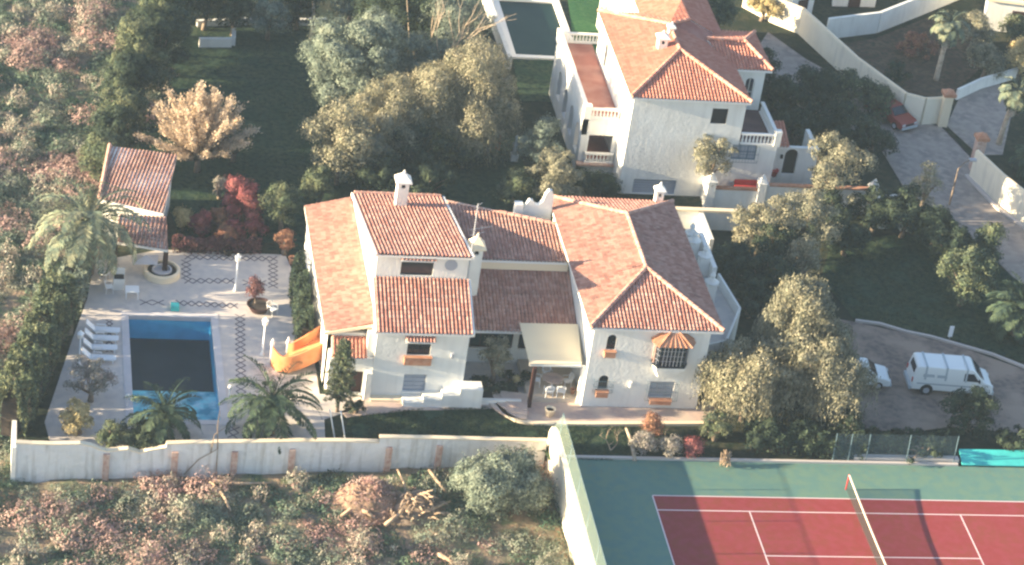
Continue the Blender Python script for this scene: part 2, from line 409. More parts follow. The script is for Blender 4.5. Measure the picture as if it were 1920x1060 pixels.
def balustrade(parent, a, b, z, h=.85, m='white_trim', sp=.24):
    a, b = Vector((a[0], a[1], z)), Vector((b[0], b[1], z)); L = (b-a).length; t = (b-a)/L; nn = Vector((-t.y, t.x, 0))*.11; mb = MB()
    for z0, z1, w_ in ((0, .1, 1), (h-.12, h, 1.15)):
        mb.ext([tuple(a-nn*w_+Vector((0, 0, z0))), tuple(b-nn*w_+Vector((0, 0, z0))), tuple(b+nn*w_+Vector((0, 0, z0))), tuple(a+nn*w_+Vector((0, 0, z0)))], (0, 0, z1-z0))
    n = int(L/sp)
    for i in range(n):
        p = a+t*(i+.5)*L/n
        mb.lathe(p.x, p.y, [(.05, z+.1), (.085, z+h*.35), (.04, z+h*.6), (.06, z+h-.12)], 6)
    return part('balustrade', mb, m, parent)
def window(parent, x0, x1, z0, z1, y, arch=False, glass='glass_dark', frame='black_paint', bars=2, depth=.14, sill=True, fw=.06, hb=1):
    """window in a south-facing wall whose outer face is y"""
    f = MB(); yy = y+depth
    f.box(x0, x0+fw, yy-.05, yy, z0, z1); f.box(x1-fw, x1, yy-.05, yy, z0, z1); f.box(x0+fw, x1-fw, yy-.05, yy, z0, z0+fw)
    if not arch: f.box(x0+fw, x1-fw, yy-.05, yy, z1-fw, z1)
    for i in range(1, bars+1):
        xc = x0+(x1-x0)*i/(bars+1); f.box(xc-.018, xc+.018, yy-.045, yy, z0+fw, z1-fw)
    for i in range(1, hb+1):
        zc = z0+(z1-z0)*i/(hb+1); f.box(x0+fw, x1-fw, yy-.04, yy-.004, zc-.015, zc+.015)
    o = part('window', f, frame, parent)
    p = MB(); p.box(x0-.03, x1+.03, yy+.004, yy+.03, z0-.03, z1+.03); part('pane', p, glass, o)
    if sill: p = MB(); p.box(x0-.06, x1+.06, y-.06, yy-.052, z0-.05, z0-.003); part('sill', p, 'white_trim', o)
    return o
def planter(parent, x0, x1, z0, z1, y, d=.28, m='terracotta', flowers=True):
    p = MB(); p.box(x0, x1, y-d, y-.004, z0, z1); p.box(x0-.03, x1+.03, y-d-.03, y-.006, z1, z1+.05)
    return part('planter', p, m, parent)
def grille(parent, x0, x1, z0, z1, y, d=.3, m='iron', n=8):
    g = MB()
    for z in (z0, z1, (z0+z1)/2):
        g.tube([(x0, y, z), (x0, y-d, z), (x1, y-d, z), (x1, y, z)], .014, 4)
    for i in range(n+1):
        x = x0+(x1-x0)*i/n; g.tube([(x, y-d, z0), (x, y-d, z1)], .010, 4)
    return part('grille', g, m, parent)
def chimney(parent, c, w_, z0, z1, cap_h=.7, m='stucco', capm='stucco', depth=None):
    d = depth or w_; mb = MB(); x, y = c
    mb.wall((x-w_/2, y-d/2), (x+w_/2, y-d/2), z0, z1, d*.3, [(w_*.32, w_*.68, z1-.38, z1-.12)])
    mb.box(x-w_/2, x+w_/2, y-d/2+d*.3, y+d/2, z0, z1)
    o = part('chimney', mb, m, parent)
    c2 = MB(); e = w_*.72; c2.add([(x-e, y-e, z1), (x+e, y-e, z1), (x+e, y+e, z1), (x-e, y+e, z1), (x-e, y-e, z1+.09), (x+e, y-e, z1+.09), (x+e, y+e, z1+.09), (x-e, y+e, z1+.09), (x, y, z1+cap_h)],
        [(3, 2, 1, 0), (0, 1, 5, 4), (1, 2, 6, 5), (2, 3, 7, 6), (3, 0, 4, 7), (4, 5, 8), (5, 6, 8), (6, 7, 8), (7, 4, 8)])
    c2.lathe(x, y, [(.07, z1+cap_h-.15), (.10, z1+cap_h), (.02, z1+cap_h+.18)], 8)
    part('chimney_cap', c2, capm, o)
    f = MB(); f.box(x-w_*.17, x+w_*.17, y-d/2+.12, y-d/2+.16, z1-.37, z1-.13); part('flue', f, 'black_paint', o)
    return o

# ================================================================== SETTING
def gz(x, y):
    t = max(0.0, min(1.0, (y-1)/13)); t = t*t*(3-2*t)
    s_ = max(0.0, min(1.0, (-26-x)/6))
    return -1.05+.95*t*(s_ if y < 30 else 1)
from mathutils import noise as mn
def bump(x, y): return .22*mn.noise(Vector((x*.35, y*.35, 0)))+.12*mn.noise(Vector((x*1.1, y*1.1, 3)))
xs = sorted(set([-350, -200, -150, -90]+[round(-60+.8*i, 2) for i in range(82)]+[20, 60, 120, 220, 350]))
ys = sorted(set([-350, -220, -150, -80, -40]+[round(-24+.8*i, 2) for i in range(120)]+[90, 150, 250, 350, 500]))
g = MB(); nx = len(xs)
def inner(x, y): return x > -5 or (y > 2.2+.085*(x+36) and x > (-35.2 if y < 8 else -34+(y-8)*.2 if y < 22 else -30.8+(y-22)*.3 if y < 37 else -25.4))
g.v = [(x, y, -2.6 if inner(x, y) else gz(x, y)+(bump(x, y) if -60 < x < 6 and -24 < y < 72 else 0)) for y in ys for x in xs]
g.f = [(j*nx+i, j*nx+i+1, (j+1)*nx+i+1, (j+1)*nx+i) for j in range(len(ys)-1) for i in range(nx-1)]
struct('ground', g, 'field_soil', smooth=True, fix=False)

GP = [(-36.0, 1.85), (-5.15, 4.5), (-5.15, -60), (340, -60), (340, 490), (-24, 1200), (-24.3, 59), (-26.3, 36.6), (-31.6, 22), (-34.4, 9), (-36.0, 4)]
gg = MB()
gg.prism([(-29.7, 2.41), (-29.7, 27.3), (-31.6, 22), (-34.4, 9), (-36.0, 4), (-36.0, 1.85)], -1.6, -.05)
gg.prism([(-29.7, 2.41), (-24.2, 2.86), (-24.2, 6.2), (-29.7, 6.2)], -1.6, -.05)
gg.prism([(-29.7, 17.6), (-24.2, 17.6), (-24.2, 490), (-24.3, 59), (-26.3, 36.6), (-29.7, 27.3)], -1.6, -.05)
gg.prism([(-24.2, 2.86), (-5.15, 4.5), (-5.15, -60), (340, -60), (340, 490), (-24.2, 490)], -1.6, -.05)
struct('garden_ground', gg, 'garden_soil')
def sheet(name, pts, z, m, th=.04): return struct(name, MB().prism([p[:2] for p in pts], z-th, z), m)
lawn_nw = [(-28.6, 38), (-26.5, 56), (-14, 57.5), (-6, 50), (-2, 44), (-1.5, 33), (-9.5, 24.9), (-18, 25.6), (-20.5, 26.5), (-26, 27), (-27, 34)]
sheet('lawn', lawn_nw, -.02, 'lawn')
lawn_s = [U(*p) for p in [(640, 838), (655, 782), (760, 768), (925, 762), (940, 785), (975, 797), (1180, 800), (1195, 865), (1030, 862), (1020, 845)]]
sheet('lawn', lawn_s, -.02, 'lawn')
lawn_e = [U(*p) for p in [(1600, 596), (1700, 617), (1800, 640), (1940, 685), (1950, 560), (1850, 480), (1700, 440), (1560, 450), (1540, 520)]]
sheet('lawn', lawn_e, -.02, 'lawn')
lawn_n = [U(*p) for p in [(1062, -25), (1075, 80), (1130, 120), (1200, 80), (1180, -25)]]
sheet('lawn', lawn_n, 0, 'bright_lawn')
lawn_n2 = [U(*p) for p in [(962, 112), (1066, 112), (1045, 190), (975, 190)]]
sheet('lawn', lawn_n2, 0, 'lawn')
# pool deck
pool = (-29.45, -24.45, 6.5, 17.3)
D_ = [(-34.5, 6.0), (-32.9, 14.3), (-31.9, 19.1), (-31.4, 23.5), (-27.2, 25.1), (-19.3, 25.0), (-18.45, 19.9), (-18.45, 9.45), (-16.0, 9.25), (-16.0, 8.3), (-18.4, 6.9), (-18.6, 3.6), (-33.9, 2.3)]
dk = MB()
X0, X1, Y0, Y1 = pool[0]-.45, pool[1]+.45, pool[2]-.45, pool[3]+.45
for poly in ([(-34.5, 6.0), (-32.9, 14.3), (-31.9, 19.1), (-31.4, 23.5), (X0, 24.0), (X0, 2.65), (-33.9, 2.3)],
             [(X0, 24.0), (X0, Y1), (X1, Y1), (X1, 25.06), (-27.2, 25.1)],
             [(X0, 2.65), (X1, 3.05), (X1, Y0), (X0, Y0)],
             [(X1, 3.05), (-18.6, 3.6), (-18.4, 6.9), (-16.0, 8.3), (-16.0, 9.25), (-18.45, 9.45), (-18.45, 19.9), (-19.3, 25.0), (X1, 25.06)]):
    dk.prism(poly, -.3, .0)
struct('pool_deck', dk, 'deck')
il = MB()
def zig(p, q, per=1.05, amp=.30, w_=.085):
    p, q = Vector(p), Vector(q); L = (q-p).length; t = (q-p)/L; nn = Vector((-t.y, t.x)); k = max(1, round(L/per))*2; st = L/k
    for ph in (1, -1):
        for i in range(k):
            a = p+t*st*i+nn*amp*ph*(1 if i % 2 == 0 else -1); b = p+t*st*(i+1)+nn*amp*ph*(-1 if i % 2 == 0 else 1)
            d = (b-a).normalized(); m_ = Vector((-d.y, d.x))*w_/2
            zz = .004 if ph == 1 else .007
            il.add([(*(a-m_), zz), (*(b-m_), zz), (*(b+m_), zz), (*(a+m_), zz)], [(0, 1, 2, 3)])
def u2(x, y): return U(x, y)[:2]
zig(u2(452, 745), u2(450, 590)); zig(u2(436, 822), u2(440, 800)); zig(u2(262, 567), u2(308, 568)); zig(u2(330, 568), u2(446, 574))
zig(u2(345, 527), u2(440, 527)); zig(u2(345, 482), u2(520, 486)); zig(u2(349, 523), u2(349, 488)); zig(u2(512, 540), u2(512, 492)); zig(u2(455, 530), u2(500, 531))
zig(u2(205, 660), u2(205, 600), .9, .2)
struct('deck_inlay', il, 'inlay', fix=False)

# swimming pool
sp = thing('swimming_pool', (-27, 12, 0), 'rectangular blue tiled swimming pool with a dark deep middle, in the pale deck', 'swimming pool')
cp = MB(); a0, a1, b0, b1 = pool; e = .45
cp.box(a0-e, a1+e, b1, b1+e, -.25, .03); cp.box(a0-e, a1+e, b0-e, b0, -.25, .03); cp.box(a0-e, a0, b0, b1, -.25, .03); cp.box(a1, a1+e, b0, b1, -.25, .03)
part('coping', cp, 'coping', sp)
bs = MB(); t_ = .2
bs.box(a0-t_, a1+t_, b1, b1+t_, -1.9, -.25); bs.box(a0-t_, a1+t_, b0-t_, b0, -1.9, -.25); bs.box(a0-t_, a0, b0, b1, -1.9, -.25); bs.box(a1, a1+t_, b0, b1, -1.9, -.25)
part('pool_wall', bs, 'pool_tile', sp)
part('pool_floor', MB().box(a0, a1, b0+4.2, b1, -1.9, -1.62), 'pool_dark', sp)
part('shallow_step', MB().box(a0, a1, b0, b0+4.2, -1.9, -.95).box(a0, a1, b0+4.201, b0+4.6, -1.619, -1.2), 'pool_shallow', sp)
part('water', MB().add([(a0, b0, -.16), (a1, b0, -.16), (a1, b1, -.16), (a0, b1, -.16)], [(0, 1, 2, 3)]), 'water', sp)

# front paving and terrace
fp = [U(*p) for p in [(640, 772), (690, 740), (700, 735), (920, 735), (930, 745), (938, 766), (760, 770), (650, 783)]]
sheet('front_path', fp, .0, 'paving')
tp = [U(*p) for p in [(920, 738), (1000, 715), (1095, 735), (1340, 755), (1350, 785), (1330, 793), (1000, 793), (968, 786), (945, 775), (930, 750)]]
sheet('terrace', tp, .01, 'paving')
kb = MB(); kp = [U(*p) for p in [(926, 740), (934, 762), (948, 778), (968, 789), (1000, 795), (1100, 796), (1330, 795)]]
for a, b in zip(kp[:-1], kp[1:]):
    d = Vector((b-a)[:2]).normalized(); n_ = Vector((-d.y, d.x))*.14
    kb.prism([(a[0]-n_.x, a[1]-n_.y), (b[0]-n_.x, b[1]-n_.y), (b[0]+n_.x, b[1]+n_.y), (a[0]+n_.x, a[1]+n_.y)], -.2, .12)
struct('terrace_kerb', kb, 'cream_trim')
st = MB()
for i, (r, z) in enumerate(((2.6, .12), (2.15, .22), (1.7, .30))):
    c = (-5.9, 9.6); st.prism([c]+[(c[0]+r*math.cos(a), c[1]+r*math.sin(a)) for a in [math.pi*(.95+.5*k/8) for k in range(9)]], 0, z-.004*i)
struct('terrace_steps', st, 'paving')
struct('patio', MB().box(-5.95, -2.75, 9.15, 13.25, -.2, .31), 'patio')
sheet('courtyard', [(-10, 9.4), (-5.96, 9.4), (-5.96, 13.3), (-10, 13.3)], .015, 'deck')

# driveway + road + tennis court
dr = [U(*p) for p in [(1560, 596), (1604, 604), (1700, 625), (1790, 647), (1940, 700), (1950, 815), (1780, 800), (1700, 812), (1560, 800)]]
sheet('driveway', dr, .0, 'drive')
dk_ = MB()
ep = [U(*p) for p in [(1604, 602), (1650, 608), (1700, 623), (1745, 632), (1790, 645), (1860, 665), (1940, 697)]]
for a, b in zip(ep[:-1], ep[1:]):
    d = Vector((b-a)[:2]).normalized(); n_ = Vector((-d.y, d.x))*.09
    dk_.prism([(a[0]-n_.x, a[1]-n_.y), (b[0]-n_.x, b[1]-n_.y), (b[0]+n_.x, b[1]+n_.y), (a[0]+n_.x, a[1]+n_.y)], -.1, .11)
struct('driveway_kerb', dk_, 'kerb')
rd = [U(*p) for p in [(1440, 60), (1510, 110), (1600, 160), (1690, 218), (1765, 238), (1818, 292), (1822, 335), (1885, 392), (1960, 440), (1960, 560), (1900, 520), (1850, 470), (1770, 400), (1700, 360), (1640, 260), (1500, 200), (1400, 120)]]
sheet('road', rd, .0, 'road')
rk = MB()
ep = [U(*p) for p in [(1812, 330), (1870, 392), (1960, 455)]]
for a, b in zip(ep[:-1], ep[1:]):
    d = Vector((b-a)[:2]).normalized(); n_ = Vector((-d.y, d.x))*.16
    rk.prism([(a[0]-n_.x, a[1]-n_.y), (b[0]-n_.x, b[1]-n_.y), (b[0]+n_.x, b[1]+n_.y), (a[0]+n_.x, a[1]+n_.y)], -.1, .14)
struct('road_kerb', rk, 'kerb')
rd2 = [U(*p) for p in [(1775, 235), (1800, 180), (1870, 150), (1900, 200), (1880, 290), (1835, 290)]]
sheet('road', rd2, -.01, 'road')

struct('tennis_court', MB().box(-5.1, 45, -32, 3.45, -1.4, .0), 'court_green')
struct('court_surface', MB().box(0, 23.77, -10.97, 0, .0, .006), 'court_red')
cl = MB(); lw = .075
def ln_(x0, x1, y0, y1): cl.box(x0, x1, y0, y1, .0065, .012)
ln_(0, 23.77, -lw/2, lw/2); ln_(0, 23.77, -10.97-lw/2, -10.97+lw/2)
ln_(-lw/2, lw/2, -10.97+lw/2, -lw/2); ln_(23.77-lw/2, 23.77+lw/2, -10.97+lw/2, -lw/2)
ln_(lw/2, 23.77-lw/2, -1.37-lw/2, -1.37+lw/2); ln_(lw/2, 23.77-lw/2, -9.6-lw/2, -9.6+lw/2)
for x in (5.485, 18.285): ln_(x-lw/2, x+lw/2, -9.6+lw/2, -1.37-lw/2)
ln_(5.485+lw/2, 18.285-lw/2, -5.485-lw/2, -5.485+lw/2)
struct('court_lines', cl, 'court_line')
struct('court_edge', MB().box(-4.9, 19.6, 3.46, 3.66, -.3, .12), 'kerb')

# ================================================================== MAIN VILLA
V_ = thing('villa', (-6, 15, 0), 'large white villa with several pink tiled wings, beside the swimming pool', 'house')
# --- west block
FY = 9.3
wx = [VY(764, 650, FY), VY(808, 650, FY), VY(764, 641, FY), VY(764, 666, FY)]
wA = (wx[0][0], wx[1][0], wx[3][1], wx[2][1])
sx = [VY(756, 718, FY), VY(798, 718, FY), VY(770, 702, FY), VY(770, 734, FY)]
sA = (sx[0][0], sx[1][0], max(.15, sx[3][1]), sx[2][1])
X0, X1 = -15.5, -10.0
w1 = MB(); w1.wall((X0, FY), (X1, FY), 0, 4.78, .3, [(wA[0]-X0, wA[1]-X0, wA[2], wA[3]), (sA[0]-X0, sA[1]-X0, sA[2], sA[3])])
cz = 6.35; cy = 12.55; ct = 8.0; bz = 5.2; by = 23.9
for xx, t in ((X0, .3), (X1-.3, .3)):
    w1.ext([(xx, FY+.3, 0), (xx, by, 0), (xx, by, bz), (xx, cy, ct), (xx, cy, cz), (xx, FY+.3, 4.78+.12)], (t, 0, 0))
cw = [VY(752, 500, cy), VY(813, 500, cy), VY(780, 489, cy), VY(780, 517, cy)]
cA = (cw[0][0], cw[1][0], cw[3][1], cw[2][1])
w1.wall((X0+.3, cy), (X1-.3, cy), cz-.6, ct, .3, [(cA[0]-X0-.3, cA[1]-X0-.3, cA[2], cA[3])])
w1.wall((X1, by), (X0, by), 0, bz-.02, .3)
part('wall', w1, 'stucco', V_)
window(V_, *wA, FY, bars=3, hb=1, sill=False); planter(V_, wA[0]-.12, wA[1]+.1, wA[2]-.55, wA[2]-.05, FY)
tp_ = [VY(760, 641, FY), VY(814, 631, FY)]
roof_plane('window_hood', [(wA[0]-.2, FY-.4, wA[3]+.2), (wA[1]+.2, FY-.4, wA[3]+.2), (wA[1]+.2, FY-.003, wA[3]+.42), (wA[0]-.2, FY-.003, wA[3]+.42)], 'tile_pink', V_, pitch=.2, thick=.06)
sh = window(V_, *sA, FY, bars=1, hb=3, glass='shutter', frame='shutter', sill=True)
lm = VY(848, 665, FY); part('wall_lamp', MB().box(lm[0]-.08, lm[0]+.08, FY-.2, FY-.003, lm[1]-.18, lm[1]+.14), 'grey_metal', V_)
window(V_, *cA, cy, bars=0, hb=0, sill=False, fw=.05)
roof_plane('window_hood', [(cA[0]-.1, cy-.3, cA[3]+.14), (cA[1]+.1, cy-.3, cA[3]+.14), (cA[1]+.1, cy-.003, cA[3]+.3), (cA[0]-.1, cy-.003, cA[3]+.3)], 'tile_pink', V_, pitch=.22, thick=.06)
vent = MB(); q = VY(846, 497, cy); vent.tube([(q[0], cy-.04, q[1]), (q[0], cy-.004, q[1])], .38, 16); part('round_plaque', vent, 'shutter', V_)
roof_plane('roof', [(X0-.05, FY-.25, 4.72), (X1+.12, FY-.25, 4.72), (X1+.12, cy-.003, cz), (X0-.05, cy-.003, cz)], 'tile_pink', V_)
roof_plane('roof', [(X0-.02, cy-.3, ct+.06), (X1+.1, cy-.3, ct+.06), (X1+.1, by+.1, bz+.08), (X0-.02, by+.1, bz+.08)], 'tile_pink', V_)
ridge(V_, (X0, by+.05, bz+.16), (X1, by+.05, bz+.16))
vg = MB(); vg.box(X0-.2, X0-.06, FY-.2, cy-.01, 4.5, 4.6)
for xa, xb in ((X0-.18, X0-.06), (X1+.13, X1+.25)):
    for (ya, za, yb, zb) in ((FY-.25, 4.75, cy-.01, cz+.02), (cy-.3, ct+.1, by+.1, bz+.12)):
        vg.ext([(xa, ya, za-.15), (xa, yb, zb-.15), (xa, yb, zb+.06), (xa, ya, za+.06)], (xb-xa, 0, 0))
part('verge', vg, 'white_trim', V_)
# lean-to on the west side
lw_ = MB(); LX0, LX1, LY0, LY1 = -18.2, -15.51, 10.35, 24.4
lw_.wall((LX0, LY1), (LX0, LY0), 0, 3.8, .25); lw_.wall((LX0, LY0), (LX1, LY0), 0, 3.8, .25); lw_.wall((LX1, LY1), (LX0+.25, LY1), 0, 3.8, .25)
part('wall', lw_, 'stucco', V_)
roof_plane('roof', [(-18.45, 10.15, 3.88), (-15.53, 10.0, 4.66), (-15.53, 24.5, 4.66), (-18.45, 24.6, 3.88)], 'tile_worn', V_)
fc = MB(); fc.ext([(-18.5, 10.1, 3.72), (-15.7, 9.96, 4.46), (-15.7, 9.96, 4.66), (-18.5, 10.1, 3.92)], (0, .05, 0)); part('fascia', fc, 'cream_trim', V_)
# small porch roof and cellar wing in front of it
roof_plane('roof', [(-18.0, 9.2, 2.75), (-15.95, 9.2, 2.75), (-15.95, 10.34, 3.55), (-18.0, 10.34, 3.55)], 'tile_orange', V_, pitch=.22)
pw = MB(); o1 = VY(637, 700, 9.35); o2 = VY(680, 700, 9.35)
pw.wall((-18.1, 9.35), (-15.51, 9.35), 0, 2.7, .2, [(.55, 2.1, .15, 1.75)]); pw.box(-15.9, -15.52, 8.9, 9.34, 0, 1.9)
pw.box(-18.1, -17.9, 9.56, 10.34, 0, 2.7); pw.box(-15.94, -15.52, 9.56, 10.34, 2.6, 4.3)
part('wall', pw, 'stucco', V_)
part('shade_panel', MB().box(-17.6, -15.95, 9.62, 9.7, .1, 1.8), 'dark_wood', V_)  # dark panel behind the wall hole, its colour painted as the shaded interior
ch = U(748, 389, 5.75); chimney(V_, (-12.85, 21.9), .7, 4.9, 7.6, .6)
# outside stair along the front wall
sr = MB()
for x0, x1, z in ((-13.6, -12.4, .28), (-12.4, -11.3, .55), (-11.3, -10.25, .85), (-10.25, -8.9, 1.3)): sr.box(x0, x1-.002, 8.35, 9.296, -.05, z)
part('stair', sr, 'stucco', V_)
part('low_plinth', MB().box(-15.5, -13.6, 8.75, 9.296, 0, .16), 'cream_trim', V_)
# --- central range
CW = MB(); c1 = VY(881, 637, 13.3); c2 = VY(962, 637, 13.3)
CW.wall((-9.99, 13.3), (-2.8, 13.3), 0, 2.95, .3, [(c1[0]+9.99, c2[0]+9.99, 1.05, 2.2), (c2[0]+.35+9.99, c2[0]+.95+9.99, 1.05, 2.2)])
part('wall', CW, 'stucco', V_)
part('wall', MB().wall((-9.99, 17.05), (-2.8, 17.05), 3.6, 5.12, .3), 'stucco', V_)
part('wall', MB().wall((-2.8, 21.5), (-9.99, 21.5), 0, 5.2, .3), 'stucco', V_)
window(V_, c1[0], c2[0], 1.05, 2.2, 13.3, glass='glass_green', bars=3, hb=0, frame='dark_wood')
window(V_, c2[0]+.35, c2[0]+.95, 1.05, 2.2, 13.3, glass='glass_dark', bars=0, hb=0, frame='dark_wood')
roof_plane('roof', [(-9.85, 12.3, 2.9), (-2.7, 12.3, 2.9), (-2.7, 17.04, 4.42), (-9.85, 17.04, 4.42)], 'tile_worn', V_)
roof_plane('roof', [(-9.85, 16.85, 5.12), (-2.95, 16.85, 5.12), (-3.0, 20.6, 5.52), (-9.85, 22.6, 5.72)], 'tile_worn', V_)
ridge(V_, (-3.0, 20.6, 5.6), (-6.6, 21.65, 5.72)); ridge(V_, (-6.6, 21.65, 5.7), (-9.8, 22.6, 5.8), 'brick', .08)
part('cornice', MB().box(-9.8, -2.85, 16.86, 17.04, 4.5, 4.96), 'cream_trim', V_)
chimney(V_, (-9.1, 15.2), .74, 3.7, 7.1, .8, capm='cream_trim')
an = MB(); q = (-9.78, 13.3); an.tube([(q[0], q[1], 5.0), (q[0], q[1], 11.2)], .035, 6)
for k, (z, l) in enumerate(((9.4, .9), (9.0, .6), (11.0, .25))):
    an.tube([(q[0]-l*.3, q[1], z), (q[0]+l*1.2, q[1]+.3, z+.1)], .015, 5)
part('antenna', an, 'grey_metal', V_, origin=None)
# --- east wing with hipped roof
EY = 8.85; EX0, EX1, EY1 = -2.7, 4.45, 23.2
def r_(px0, px1, py0, py1, y, t=0):  # rect from photo -> x0,x1,z0,z1
    a = VY(px0, (py0+py1)/2, y); b = VY(px1, (py0+py1)/2, y); c = VY((px0+px1)/2, py1, y); d = VY((px0+px1)/2, py0, y); return (a[0], b[0], c[1], d[1])
ua = r_(1138, 1155, 628, 656, EY); ga = r_(1122, 1140, 704, 730, EY); gw = r_(1217, 1263, 716, 746, EY)
ew = MB(); ew.wall((EX0, EY), (EX1, EY), 0, 5.72, .3, [(ua[0]-EX0, ua[1]-EX0, ua[2], ua[3], 1), (ga[0]-EX0, ga[1]-EX0, ga[2], ga[3], 1), (gw[0]-EX0, gw[1]-EX0, gw[2], gw[3])])
ew.wall((EX0, EY1), (EX0, EY+.3), 0, 5.72, .3, [(8.9, 9.6, 4.5, 5.2, 1)]); ew.wall((EX1, EY+.3), (EX1, EY1), 0, 5.72, .3); ew.wall((EX1-.3, EY1), (EX0+.3, EY1), 0, 5.72, .3)
part('wall', ew, 'stucco', V_)
for q in (ua, ga): window(V_, *q, EY, arch=True, bars=1, hb=1, sill=False)
window(V_, *gw, EY, bars=2, hb=1, glass='shutter', frame='grey_metal', sill=False)
planter(V_, ua[0]-.08, ua[1]+.05, ua[2]-.42, ua[2]-.04, EY); planter(V_, ga[0]-.1, ga[1]+.05, ga[2]-.4, ga[2]-.04, EY, .34); planter(V_, gw[0]+.1, gw[1]-.1, gw[2]-.3, gw[2]-.04, EY, .34)
grille(V_, ga[0]-.3, ga[1]+.3, ga[2]-.05, ga[3]-.25, EY, n=10); grille(V_, gw[0]-.22, gw[1]+.22, gw[2]-.02, gw[3]+.05, EY, n=14)
lm = VY(1182, 720, EY); part('wall_lamp', MB().box(lm[0]-.07, lm[0]+.07, EY-.18, EY-.003, lm[1]-.2, lm[1]+.2), 'white_trim', V_)
# bay window
bx0, bx1 = VY(1227, 665, EY-.45)[0], VY(1293, 665, EY-.45)[0]; bz0 = VY(1260, 684, EY-.5)[1]; bz1 = VY(1260, 647, EY-.5)[1]; bc = (bx0+bx1)/2; bw = (bx1-bx0)/2
def oct_(r, d): return [(bc-r, EY-.004), (bc-r, EY-d*.45), (bc-r*.78, EY-d), (bc+r*.78, EY-d), (bc+r, EY-d*.45), (bc+r, EY-.004)]
bay = part('bay_window', MB().prism(oct_(bw, .75), bz0-.12, bz0).prism(oct_(bw, .75), bz1, bz1+.1).prism(oct_(bw*.9, .66), bz0, bz1), 'glass_dark', V_)
fr = MB(); P6 = oct_(bw*.93, .70)
for a, b in zip(P6[:-1], P6[1:]):
    L_ = math.dist(a, b); k = max(1, round(L_/.22))
    for i in range(k+1):
        x, y = a[0]+(b[0]-a[0])*i/k, a[1]+(b[1]-a[1])*i/k; fr.box(x-.015, x+.015, y-.015, y+.015, bz0, bz1)
    for j in range(1, 4):
        z = bz0+(bz1-bz0)*j/4; fr.tube([(a[0], a[1], z), (b[0], b[1], z)], .012, 4)
part('window_bars', fr, 'grey_metal', bay)
pl = MB()
for x, y in (P6[1], P6[0]): pl.box(x-.05, x+.05, y-.05, y+.03, bz0, bz1)
part('pilaster', pl, 'brick', bay)
apx = Vector((bc, EY-.01, bz1+.95)); ring = oct_(bw*1.22, .98); rf = MB()
rf.add([(x, y, bz1+.1) for x, y in ring]+[tuple(apx)], [(i, i+1, 6) for i in range(5)]+[tuple(range(5, -1, -1))])
for a in ring: rf.tube([(a[0], a[1], bz1+.14), (apx.x, apx.y-.02, apx.z+.04)], .05, 6)
for i in range(5):
    for k in range(1, 6):
        t = k/6; a = Vector((*ring[i], bz1+.12)); b = Vector((*ring[i+1], bz1+.12)); p = a.lerp(b, t); rf.tube([p, p.lerp(apx, .78)], [.04, .02], 5)
part('bay_roof', rf, 'terracotta', bay)
cb = MB()
for k in range(5):
    r0 = bw*(.98-.10*k); d0 = .72-.13*k; z1_ = bz0-.12-.2*k; cb.prism([(bc-r0, EY-.004), (bc-r0*.85, EY-d0), (bc+r0*.85, EY-d0), (bc+r0, EY-.004)], z1_-.2, z1_)
part('corbel', cb, 'stucco', bay)
EZ = 5.78; RA, RB, RC, RD = (-3.15, 23.7, EZ), (5.0, 23.6, EZ), (5.1, 8.55, EZ), (-3.05, 8.55, EZ); R1, R2 = (1.05, 19.6, 7.08), (1.05, 13.3, 7.08)
roof_plane('roof', [RD, RC, R2], 'tile_pink', V_); roof_plane('roof', [RA, RD, R2, R1], 'tile_worn', V_)
roof_plane('roof', [RC, RB, R1, R2], 'tile_worn', V_); roof_plane('roof', [RB, RA, R1], 'tile_pink', V_)
def up(p, d=.09): return (p[0], p[1], p[2]+d)
for a, b in ((RD, R2), (RC, R2), (RA, R1), (RB, R1), (R2, R1)): ridge(V_, up(a), up(b))
chimney(V_, (4.0, 23.45), .5, 5.0, 6.75, .45)
# scrolled parapet at the north west corner of the wing
pp = MB()
def scroll(pts, y): pp.ext([(x, y, z) for x, z in pts], (0, .3, 0))
scroll([(-5.4, 5.0), (-3.2, 5.0), (-3.2, 6.9), (-3.35, 7.25), (-3.55, 7.3), (-3.75, 7.0), (-3.85, 6.5), (-4.1, 6.2), (-4.35, 6.25), (-4.5, 6.5), (-4.7, 6.55), (-4.9, 6.25), (-5.0, 5.9), (-5.4, 5.7)], 21.9)
pp.box(-5.6, -5.1, 21.7, 22.2, 0, 6.3)
part('parapet', pp, 'stucco', V_)
# raised east terrace
TP = [(4.46, 23.2), (7.1, 23.2), (7.5, 18.8), (8.0, 14.8), (6.3, 11.1), (4.46, 10.3)]
part('terrace', MB().prism(TP, 0, 2.8), 'stucco', V_)
part('terrace_floor', MB().prism(TP, 2.801, 2.82), 'deck', V_)
rl = MB()
for a, b in ((TP[2], TP[3]), (TP[3], TP[4]), (TP[4], TP[5])):
    rl.wall(b, a, 2.83, 3.55, .14)
part('terrace_rail', rl, 'stucco', V_)
fi = MB(); fi.box(7.0, 7.3, 18.9, 23.2, 2.82, 3.9)
for i, (px_, py_) in enumerate(((1297, 436), (1302, 450), (1322, 478), (1335, 528))):
    q = U(px_, py_, 4.2); fi.box(q[0]-.32, q[0]+.32, q[1]-.3, q[1]+.3, 2.82, 4.1); fi.lathe(q[0], q[1], [(.42, 4.1), (.48, 4.2), (.3, 4.3), (.14, 4.5), (.2, 4.65), (.04, 4.9)], 8)
part('finial', fi, 'white_trim', V_)

